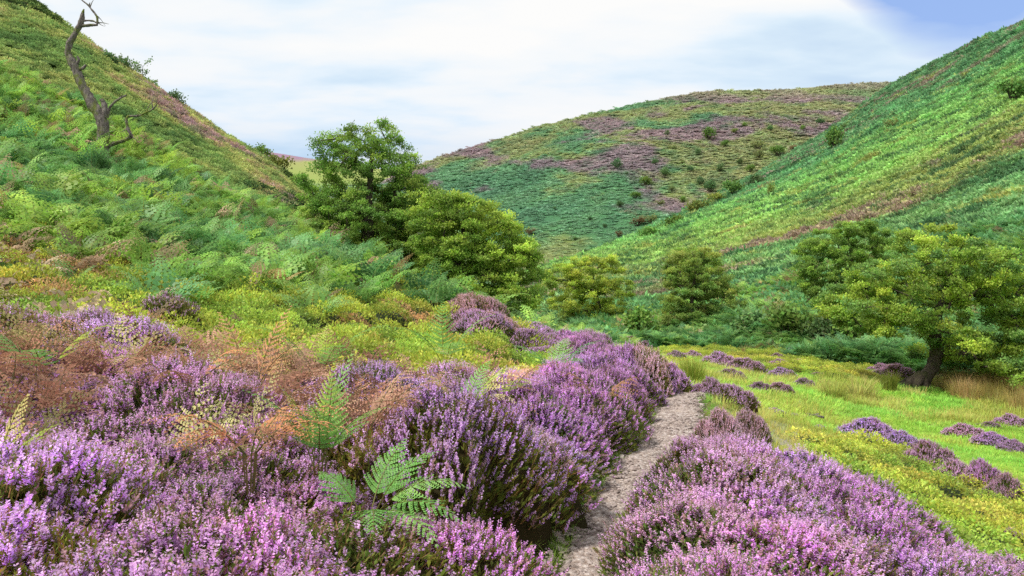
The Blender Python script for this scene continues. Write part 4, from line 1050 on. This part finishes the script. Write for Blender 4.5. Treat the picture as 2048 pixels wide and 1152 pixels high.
limb([(208,296),(224,288),(245,282),(262,272),(256,258),(253,240),(258,232),(275,232),(292,225),(306,218),(314,208)], [6,5,4.5,4,3.2,2.8,2.4,2.3,2.2,2,1], 'branch')
limb([(306,218),(304,205),(308,195)], [1.4,1,.6], 'branch')
limb([(150,130),(158,120),(154,112)], [4,3,1.5], 'branch')
limb([(155,140),(166,136),(172,130)], [4.5,4,2.5], 'branch')

# broken stubs and fine dead twigs
r_ = np.random.default_rng(77)
for (u, v) in [(200,240),(190,215),(176,190),(160,158),(150,135),(142,118),(140,88),(155,60),(206,270),(210,250),(243,282),(256,258),(275,232),(292,225),(240,197),(222,212),(192,30),(195,45),(180,14),(262,272)]:
    for _ in range(2):
        g = Geo(); a = dp(u, v); b_ = a + norm(r_.normal(size=3) * [1, .6, 1] + [0, 0, .3]) * r_.uniform(.10, .42); g.tube(bez(a, b_, 5, .08, r_), np.array([.020, .014, .010, .007, .004]) * r_.uniform(.6, 1.3), 0, (1, 1, 1), 4)
        link('twig', g.mesh('dead_tree_twig', [M['deadbark']], True), e)

# ------------------------------------------------------------------ scrub on the hills, one object each
def shrub_mesh(name, col, seed, n=700, open_=0.0):
    r_ = np.random.default_rng(seed); g = Geo()
    ns = 14; cs = norm(r_.normal(size=(ns, 3))) * [.75, .75, .55] * (.5 + .5 * r_.random((ns, 1))) + [0, 0, .95]
    w = r_.integers(0, ns, n); q = cs[w] + r_.normal(size=(n, 3)) * [.2, .2, .15]
    a = norm(r_.normal(size=(n, 3))); b = norm(np.cross(a, r_.normal(size=(n, 3)) + [0, 0, 1.]))
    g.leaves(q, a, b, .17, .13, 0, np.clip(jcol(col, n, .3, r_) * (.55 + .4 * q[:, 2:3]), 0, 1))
    for c in cs: g.tube(bez(np.array([0, 0, -.2]), c, 5, .1, r_), np.linspace(.05, .012, 5), 1, (1, 1, 1), 4)
    return g.mesh(name, [M['shrub'], M['bark']])
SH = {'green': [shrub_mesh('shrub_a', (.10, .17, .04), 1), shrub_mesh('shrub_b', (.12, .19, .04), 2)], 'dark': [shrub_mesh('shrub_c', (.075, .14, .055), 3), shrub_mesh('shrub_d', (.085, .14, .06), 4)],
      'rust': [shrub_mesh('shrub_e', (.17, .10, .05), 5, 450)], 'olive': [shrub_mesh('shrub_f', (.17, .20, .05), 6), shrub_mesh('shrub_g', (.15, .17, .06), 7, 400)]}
def hshrub(u, v, w, h, kind, bv, label, group, name='hillside_bush'):
    p = at(u, v, bv)
    if p is None: return
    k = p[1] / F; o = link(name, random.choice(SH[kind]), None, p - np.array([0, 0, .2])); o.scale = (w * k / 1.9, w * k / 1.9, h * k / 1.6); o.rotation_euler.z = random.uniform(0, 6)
    tag(o, label, 'bush', group)
G1 = 'bushes along the edge of the right hill'
for (u, v, w, h, kd, lb) in [
    (1228,492,28,20,'olive','small olive bush lowest on the spur of the right hill'), (1298,484,52,32,'green','broad round green bush on the edge of the spur'),
    (1348,458,44,32,'green','round dark green bush next up the spur from the broad one'), (1400,432,56,34,'olive','loose olive bush in the row climbing the spur'),
    (1432,412,44,28,'olive','small olive bush between two larger ones on the spur edge'), (1468,396,50,40,'green','tall rounded bush high in the row on the spur edge'),
    (1510,378,44,30,'dark','dark compact bush at the upper end of the row on the spur edge'), (1542,400,16,36,'olive','slender young birch on the slope right of the bush row'),
    (1672,305,42,52,'green','tall green bush standing on the skyline slope of the right hill'), (1690,268,24,22,'dark','small dark bush just above the tall skyline one'),
    (1786,262,40,34,'olive','pale olive bush on the upper right hill'), (1800,242,26,20,'olive','smaller bush touching the pale olive one on the upper hill'),
    (2030,212,74,62,'green','large green bush high on the right hill at the picture edge'), (1180,505,30,16,'olive','low bush on the toe of the spur'),
    (1885,115,28,18,'dark','dark bush near the heather scar high on the right hill'), (1605,385,20,14,'green','tiny bush on the bracken slope below the skyline'),
    (1440,492,24,10,'dark','dark low bush at the start of the tawny band')]:
    hshrub(u, v, w, h, kd, BV_R, lb, G1)
for (u, v, w, h, kd, lb) in [(1285,690,80,46,'green','broad green bush left of the conical hawthorn at the hill foot'), (1500,688,90,44,'dark','dark spreading bush right of the conical hawthorn at the hill foot'),
    (1580,692,110,56,'green','wide green bush in the middle of the hill foot thicket'), (1655,705,90,50,'dark','dark bush in the hill foot thicket left of the gnarled tree'), (1720,715,100,60,'green','leafy bush under the left boughs of the gnarled tree')]:
    hshrub(u, v, w, h * 1.75, kd, BV_R, lb, 'bushes at the foot of the right hill')
G2 = 'bushes scattered over the far moorland hill'
far = [(1235,338,18,16,'dark'),(1335,272,16,14,'dark'),(1420,282,20,20,'green'),(1470,268,16,14,'olive'),(1515,300,22,20,'olive'),(1516,318,26,26,'olive'),(1556,312,26,22,'green'),
       (1585,300,22,16,'rust'),(1605,262,16,16,'green'),(1450,295,18,18,'green'),(1380,345,16,16,'dark'),(1330,355,18,18,'dark'),(1290,372,18,14,'green'),(1400,370,22,20,'dark'),
       (1420,385,22,20,'dark'),(1345,385,16,16,'olive'),(1237,474,20,22,'rust'),(1275,452,26,18,'rust'),(1300,446,24,16,'olive'),(1205,506,26,16,'olive'),(1175,512,20,14,'dark'),
       (1240,415,16,14,'dark'),(1270,398,18,14,'green'),(1310,330,12,12,'dark'),(1490,255,14,12,'green'),(1540,262,14,12,'dark'),(1640,250,18,14,'dark'),(1570,330,22,18,'dark'),
       (1366,405,18,16,'green'),(1320,410,20,14,'olive'),(1150,480,18,12,'dark'),(1180,440,12,10,'dark'),(1110,420,12,10,'dark'),(1060,470,16,14,'rust'),(1045,455,16,12,'dark'),
       (1395,310,12,12,'dark'),(1345,300,12,10,'olive'),(1210,455,14,12,'dark'),(1255,350,10,9,'dark'),(1440,345,18,16,'dark'),(1480,330,20,18,'dark'),(1500,345,18,16,'green'),(1365,330,12,12,'olive')]
LAB = {'dark': 'small dark green bush dotted on the far moorland hill', 'green': 'small mid green bush dotted on the far moorland hill',
       'olive': 'small pale olive bush dotted on the far moorland hill', 'rust': 'small rust coloured bush low on the far moorland hill'}
for (u, v, w, h, kd) in far: rs = random.uniform(.65, 1.45); hshrub(u, v, w * rs * 1.1, h * rs, kd, BV_F, LAB[kd], G2)
G4 = 'bushes on the left slope skyline'
def skybush(u, Y, w, h, kd, lb):
    x = (u - CU) / F * Y; k = Y / F; o = link('skyline_bush', random.choice(SH[kd]), None, (x, Y, float(zg(x, Y)) - .2)); hh_ = (h * k + .35) / 1.5; o.scale = (w * k / 1.7, w * k / 1.7, hh_); o.rotation_euler.z = u
    tag(o, lb, 'bush', G4)
for a in [(30, 50, 34, 16, 'dark', 'dark bush high on the left skyline near the corner'), (60, 50, 30, 14, 'dark', 'dark bush just below the topmost one on the left skyline'),
          (300, 53, 36, 18, 'dark', 'dark bush on the skyline behind the dead tree branch'), (330, 53, 30, 16, 'dark', 'dark bush on the skyline right of the dead tree'),
          (385, 54, 30, 18, 'dark', 'round dark gorse bush midway down the left skyline'), (420, 55, 34, 14, 'dark', 'low dark gorse bush below the round one on the left skyline'),
          (250, 44, 40, 22, 'dark', 'dark gorse patch on the slope left of the forked branch'), (215, 40, 44, 22, 'dark', 'dark gorse patch right behind the dead trunk'),
          (520, 50, 44, 28, 'green', 'green bush low on the left skyline before the moor'), (555, 46, 50, 34, 'olive', 'loose olive bush at the bottom end of the left skyline'),
          (590, 42, 50, 34, 'green', 'leafy bush between the left slope and the tallest hawthorn'), (480, 52, 36, 16, 'olive', 'small olive bush on the lower left skyline'),
          (350, 45, 44, 22, 'dark', 'dark gorse patch in the middle of the upper left slope')]: skybush(*a)
def sapling(u, Y, h, seed, lb):
    r_ = np.random.default_rng(seed); x = (u - CU) / F * Y; b = np.array([x, Y, float(zg(x, Y)) - .1]); H = h * Y / F + .5
    e = empty('birch_sapling', b); tag(e, lb, 'sapling', 'saplings on the left skyline'); g, gl = Geo(), Geo()
    top = np.array([r_.uniform(-.2, .2) * H, 0, H]); P = bez(np.zeros(3), top, 8, 0, r_); g.tube(P, np.linspace(.05, .015, 8), 0, (1, 1, 1), 5)
    for k in range(14):
        s = P[r_.integers(2, 8)]; d = norm(r_.normal(size=3) * [1, 1, .3] + [0, 0, .5]); q = s + d * H * r_.uniform(.2, .4); g.tube(bez(s, q, 4, .05, r_), [.014, .01, .008, .006], 0, (1, 1, 1), 3)
        m_ = 40; c = s + (q - s) * r_.random((m_, 1)) ** .5 + r_.normal(size=(m_, 3)) * .09 * H / 2; a = norm(r_.normal(size=(m_, 3)))
        gl.leaves(c, a, norm(np.cross(a, r_.normal(size=(m_, 3)))), .13, .10, 0, jcol((.12, .16, .06), m_, .3, r_))
    link('trunk', g.mesh('sapling_trunk', [M['bark']]), e); link('crown', gl.mesh('sapling_crown', [M['tree']]), e)
sapling(32, 50, 42, 1, 'thin sapling against the sky in the top left corner'); sapling(210, 52, 22, 2, 'tiny sapling on the skyline right of the dead trunk')
sapling(252, 52, 34, 3, 'airy sapling on the skyline, left of a pair'); sapling(276, 52, 40, 4, 'airy taller sapling on the skyline, right of a pair'); sapling(298, 53, 24, 5, 'small bare sapling just above the skyline gorse')

# ------------------------------------------------------------------ foreground ferns
def fern(x, y, dz, fr, mat, label, seed, group=None):
    """fr: list of (azimuth, length, width, phi0, phi1, colour, curl)"""
    z = float(zg(x, y)) + dz; e = empty('bracken_fern', (x, y, z)); tag(e, label, 'fern', group)
    for k, (az, L, W, p0, p1, col, curl) in enumerate(fr):
        g = Geo(); dx, dy = math.cos(az) * .03, math.sin(az) * .03
        frond(g, 0, L * 1.2, W * 1.0, 14, 10, p0, max(p1, -.5) if curl else p1, az, col, stem=.25, seed=seed + k, curl=curl, srad=.004, pr=.065 if not curl else .05, base=(dx, dy, 0)); g.tube([(0, 0, -dz), (dx * .5, dy * .5, -dz * .4), (dx, dy, 0)], .004, 0, (.2, .16, .05), 3)
        link('frond', g.mesh('fern_frond', [mat]), e)
ORG, BRN, GR1, GR2, LIM, TEAL = (.62, .27, .10), (.40, .20, .10), (.15, .36, .08), (.22, .44, .11), (.36, .48, .08), (.12, .32, .11)
M['fern'] = leafmat('fern_fronds', (1, 1, 1), (1.1, 1.0, .9), .5, 1, .45, .5, .3, .05, gain=1.2)
M['dryfern'] = leafmat('dry_fern_fronds', (1, 1, 1), (1.0, .9, .85), .5, 1, .4, .7, .1, .1, gain=1.15, sat=.9)
D = math.radians
def fx(u, Y): return (u - CU) / F * Y
DR = M['dryfern']; FM = M['fern']
fern(fx(500, 3.6), 3.6, .52, [(D(190), .42, .17, 1.0, -1.3, ORG, .6), (D(20), .46, .16, .9, -1.4, ORG, .5), (D(-60), .44, .16, .9, -1.6, BRN, .6), (D(-20), .50, .15, .8, -.9, ORG, .5), (D(-110), .42, .16, .9, -1.5, ORG, .6), (D(60), .36, .13, 1.0, -.9, ORG, .5)], DR, 'curled orange brown bracken in the middle of the heather bank', 100)
fern(fx(640, 3.9), 3.9, .38, [(D(80), .42, .11, 1.5, 1.2, LIM, 0), (D(-140), .38, .12, 1.5, .8, LIM, 0), (D(200), .45, .14, 1.3, .3, GR1, 0), (D(-20), .42, .15, 1.2, .1, GR2, 0), (D(40), .50, .13, 1.5, .9, GR2, 0), (D(-90), .40, .14, 1.3, .4, GR1, 0), (D(-60), .46, .12, 1.4, .8, GR2, 0)], FM, 'upright bright green fern rising out of the heather', 120)
fern(fx(735, 3.35), 3.35, .36, [(D(5), .38, .15, .9, -.5, GR2, 0), (D(-25), .40, .15, .7, -.7, GR1, 0), (D(-48), .40, .15, .6, -.8, GR2, 0), (D(30), .34, .13, 1.1, .0, GR1, 0), (D(-80), .36, .14, .7, -.6, GR1, 0), (D(150), .26, .12, 1.0, -.1, GR1, 0), (D(70), .32, .12, 1.2, .3, GR1, 0)], FM, 'fresh green fern with broad arching fronds at the lower centre', 140)
fern(fx(-30, 3.1), 3.1, .42, [(D(10), .32, .14, 1.3, .3, LIM, 0), (D(-35), .34, .14, .9, -.2, LIM, 0), (D(60), .34, .12, 1.4, .9, (.55, .50, .16), 0)], FM, 'yellow green fern reaching in from the left edge', 160)
fern(fx(375, 4.7), 4.7, .55, [(D(180), .5, .17, .9, -1.0, (.56, .32, .17), .6), (D(-20), .52, .17, .9, -1.1, (.52, .30, .16), .6), (D(-90), .42, .16, .9, -1.2, BRN, .7), (D(40), .46, .16, 1.1, -.6, ORG, .4), (D(-140), .45, .16, .9, -1.1, (.5, .28, .16), .5)], DR, 'pale brown dead bracken arching over heather behind the orange one', 180)
fern(fx(25, 4.6), 4.6, .5, [(D(0), .55, .17, 1.0, -.6, (.50, .28, .16), .5), (D(-60), .5, .17, 1.0, -.9, BRN, .6), (D(170), .5, .17, 1.1, -.6, (.46, .28, .16), .5), (D(-100), .55, .15, .9, -1.0, (.5, .32, .19), .6)], DR, 'dead brown bracken drooping at the left edge below the purple heather', 200)
fern(fx(85, 4.8), 4.8, .5, [(D(190), .45, .14, 1.2, .0, GR2, 0), (D(20), .45, .15, 1.2, .0, LIM, 0), (D(-60), .4, .14, 1.0, -.2, GR1, 0)], FM, 'light green fern standing beside the dead bracken at the left', 220)
fern(fx(500, 4.9), 4.9, .5, [(D(150), .55, .15, 1.4, .5, (.60, .33, .14), .1), (D(20), .58, .16, 1.2, .0, (.56, .42, .16), .1), (D(60), .55, .14, 1.4, .6, (.58, .30, .13), .1), (D(-20), .5, .15, 1.2, .1, (.60, .33, .14), .1)], DR, 'rust coloured bracken fan above the curled orange one', 240)
fern(fx(730, 4.5), 4.5, .42, [(D(0), .5, .15, 1.1, -.1, (.48, .29, .17), .4), (D(40), .45, .15, 1.3, .2, (.50, .30, .18), .4), (D(-40), .42, .15, 1.1, -.3, BRN, .5), (D(10), .55, .13, .9, .2, (.5, .3, .18), .3)], DR, 'dull brown bracken right of the upright green fern', 260)
fern(fx(1110, 8.6), 8.6, .45, [(D(0), .6, .2, 1.2, -.1, TEAL, 0), (D(160), .5, .2, 1.2, -.1, GR1, 0), (D(60), .5, .2, 1.3, .1, GR2, 0), (D(-60), .5, .2, 1.0, -.3, GR1, 0)], FM, 'green fern on the crest of the heather bank above the path', 280)
fern(fx(890, 7.4), 7.4, .45, [(D(0), .6, .18, 1.3, .1, GR2, 0), (D(200), .55, .18, 1.2, -.1, GR1, 0), (D(100), .6, .18, 1.4, .5, GR1, 0), (D(-70), .5, .2, 1.0, -.3, GR2, 0)], FM, 'green fern in the bank below the bilberry strip', 300)
fern(fx(930, 5.4), 5.4, .4, [(D(10), .42, .14, 1.3, .2, LIM, 0), (D(60), .4, .13, 1.3, .4, GR2, 0), (D(160), .4, .14, 1.2, .0, (.5, .42, .14), .2)], FM, 'small lime fern tips among pink heather left of the path', 320)
fern(fx(1010, 6.2), 6.2, .45, [(D(170), .5, .16, 1.2, -.2, (.50, .30, .17), .5), (D(20), .45, .16, 1.2, -.2, BRN, .5), (D(-60), .4, .15, 1.1, -.3, LIM, .2)], DR, 'dry russet bracken sunk in the heather left of the path', 340)
fern(fx(1200, 6.2), 6.2, .42, [(D(150), .4, .15, 1.2, -.2, (.42, .22, .13), .6), (D(20), .36, .15, 1.2, -.2, BRN, .6)], DR, 'small reddish bracken beside the path edge heather', 360)
fern(fx(640, 6.4), 6.4, .35, [(D(90), .4, .15, 1.45, .7, LIM, 0), (D(0), .6, .18, 1.2, .0, GR2, 0), (D(180), .6, .18, 1.2, .0, GR1, 0), (D(-60), .5, .18, 1.1, -.1, GR2, 0)], FM, 'bright fern against the bilberry above the upright one', 380)

# ------------------------------------------------------------------ stones
def rock(seed, rough=.25):
    r_ = np.random.default_rng(seed); th = np.linspace(0, 6.283, 8, endpoint=False); ph = np.linspace(.05, 3.09, 6); PH, TH = np.meshgrid(ph, th, indexing='ij')
    R = 1 + (r_.random(PH.shape) - .5) * 2 * rough; g = Geo(); g.grid(np.stack([R * np.sin(PH) * np.cos(TH), R * np.sin(PH) * np.sin(TH) * .7, R * np.cos(PH) * .4], -1), 0, (1, 1, 1), wrap=True)
    return g.mesh('stone', [M['stone']])
SR = [rock(i) for i in range(4)]
n = 8000; k = rng.integers(10, 230, n); o_ = (rng.random(n) * 2 - 1) * .30; XYs = PCf[k] + Nn[k] * o_[:, None] + (rng.random((n, 2)) - .5) * .08
sc = .004 + .020 * rng.random(n) ** 4 + .004; ww = XYs[:, 1] > 2.5; XYs, sc = XYs[ww], sc[ww]; n = len(sc)
scatter('gravel', np.stack([XYs[:, 0], XYs[:, 1], zg(XYs[:, 0], XYs[:, 1]) + .028 + sc * .1], 1), rz(n, .3), sc, rng.integers(0, 4, n), SR, 'pale pink grey stones and gravel scattered on the footpath', 'gravel')
for (u, v, s, lb) in [(1588,832,.10,'small grey stone on the lawn left of the fallen twigs'), (1690,845,.06,'small pale stone alone on the right lawn'), (1598,806,.07,'pale stone in the bright grass below the dark heather'), (1288,952,.07,'dark stone lying at the left edge of the path'), (1340,883,.05,'flat dark stone on the path at its bend')]:
    p = at(u, v, BV_NEAR); o = link('stone', SR[1], None, p + np.array([0, 0, .02])); o.scale = (s, s, s); tag(o, lb, 'stone', 'stones on the valley floor')
# fallen twigs
p = at(1618, 836, BV_NEAR)
for i, (a, L, dx, lb) in enumerate([(.2, .45, 0, 'thickest fallen grey stick lying on the lawn'), (2.6, .35, .12, 'short fallen stick crossing the thick one on the lawn'), (.9, .3, -.2, 'thin fallen stick at the left of the stick pile')]):
    g = Geo(); r_ = np.random.default_rng(i); q = bez(np.array([-L / 2 * math.cos(a), -L / 2 * math.sin(a), 0]), np.array([L / 2 * math.cos(a), L / 2 * math.sin(a), .05]), 6, .1, r_); g.tube(q, np.linspace(.03, .012, 6), 0, (1, 1, 1), 6, .2)
    o = link('fallen_stick', g.mesh('stick', [M['deadbark']], True), None, p + np.array([dx, 0, .03])); tag(o, lb, 'stick', 'fallen sticks on the lawn')

# ------------------------------------------------------------------ camera, light, sky
cam = bpy.data.cameras.new('camera'); co = bpy.data.objects.new('camera', cam); COL.objects.link(co); scene.camera = co
co.location = (0, 0, 0); co.rotation_euler = (math.radians(90), 0, 0); cam.sensor_width = 36; cam.lens = 36 * F / 2048
cam.shift_y = -(576 - CV) / 2048; cam.clip_start = .05; cam.clip_end = 9000

SUN_EL, SUN_AZ = math.radians(52), math.radians(-118)     # azimuth from +Y toward +X: behind and to the left
sd = Vector((math.sin(SUN_AZ) * math.cos(SUN_EL), math.cos(SUN_AZ) * math.cos(SUN_EL), math.sin(SUN_EL)))
sl = bpy.data.lights.new('sun', 'SUN'); sl.energy = 4.6; sl.angle = math.radians(7); sl.color = (1, .96, .89)
so = bpy.data.objects.new('sun', sl); COL.objects.link(so); so.rotation_euler = sd.to_track_quat('Z', 'Y').to_euler(); so.location = (0, 0, 60)

w = bpy.data.worlds.new('World'); scene.world = w; w.use_nodes = True; nt = w.node_tree; nt.nodes.clear()
sky = N(nt, 'ShaderNodeTexSky', sky_type='NISHITA'); sky.sun_disc = False; sky.sun_elevation = SUN_EL; sky.sun_rotation = SUN_AZ
sk = mixc(nt, 1.0, sky.outputs[0], (.11, .11, .11), 'MULTIPLY')
tc = N(nt, 'ShaderNodeTexCoord').outputs['Generated']
nrm = N(nt, 'ShaderNodeVectorMath', operation='NORMALIZE'); nt.links.new(tc, nrm.inputs[0]); tc = nrm.outputs[0]
sx = N(nt, 'ShaderNodeSeparateXYZ'); nt.links.new(tc, sx.inputs[0])
den = math_(nt, 'ADD', math_(nt, 'MAXIMUM', sx.outputs[2], 0), .16)
cb = N(nt, 'ShaderNodeCombineXYZ'); nt.links.new(math_(nt, 'DIVIDE', sx.outputs[0], den), cb.inputs[0]); nt.links.new(math_(nt, 'DIVIDE', sx.outputs[1], den), cb.inputs[1])
mp = N(nt, 'ShaderNodeMapping'); mp.inputs['Scale'].default_value = (.62, 1.0, 1); mp.inputs['Location'].default_value = (3.1, .6, 0); mp.inputs['Rotation'].default_value = (0, 0, -.25); nt.links.new(cb.outputs[0], mp.inputs[0])
n1 = noise(nt, mp.outputs[0], .9, 5, .5, .2); n2 = noise(nt, mp.outputs[0], 2.6, 5, .5, .1)
cf = math_(nt, 'ADD', math_(nt, 'MULTIPLY', n1, .58), math_(nt, 'MULTIPLY', n2, .42))
cloud = ramp(nt, cf, [(.38, (.43, .54, .66)), (.43, (.50, .60, .69)), (.47, (.58, .65, .71)), (.51, (.655, .68, .70)), (.57, (.70, .70, .695))])
low = ramp(nt, sx.outputs[2], [(.0, (.62, .74, .90)), (.10, (.70, .80, .93)), (.16, (.95, .97, 1.0)), (.24, (1, 1, 1))])
lw_ = ramp(nt, math_(nt, 'ADD', sx.outputs[0], 0), [(.2, (1, 1, 1)), (.55, (.0, .0, .0))])
cloud = mixc(nt, mixc(nt, 1.0, lw_, (.8, .8, .8), 'MULTIPLY'), cloud, mixc(nt, 1.0, cloud, low, 'MULTIPLY'))
# opening of clear sky toward the upper right
dv = Vector(((1925 - CU) / F, 1, -(-130 - CV) / F)).normalized()
dt = N(nt, 'ShaderNodeVectorMath', operation='DOT_PRODUCT'); nt.links.new(tc, dt.inputs[0]); dt.inputs[1].default_value = dv
op = math_(nt, 'ADD', dt.outputs['Value'], math_(nt, 'MULTIPLY', math_(nt, 'SUBTRACT', n2, .5), .010))
op = ramp(nt, op, [(.9932, (0, 0, 0)), (.9955, (1, 1, 1))])
blue = mixc(nt, .8, sk, (.24, .36, .66))
col = mixc(nt, op, cloud, blue)
bg = N(nt, 'ShaderNodeBackground'); nt.links.new(col, bg.inputs['Color']); bg.inputs['Strength'].default_value = 1.4
wo = N(nt, 'ShaderNodeOutputWorld'); nt.links.new(bg.outputs[0], wo.inputs['Surface'])

scene.view_settings.view_transform = 'Standard'; scene.view_settings.look = 'None'; scene.view_settings.exposure = 0
scene.render.engine = 'CYCLES'; cy = scene.cycles
cy.max_bounces = 7; cy.diffuse_bounces = 5; cy.transmission_bounces = 5; cy.glossy_bounces = 2; cy.transparent_max_bounces = 4
cy.use_adaptive_sampling = True; cy.adaptive_threshold = .02
cy.use_denoising = False
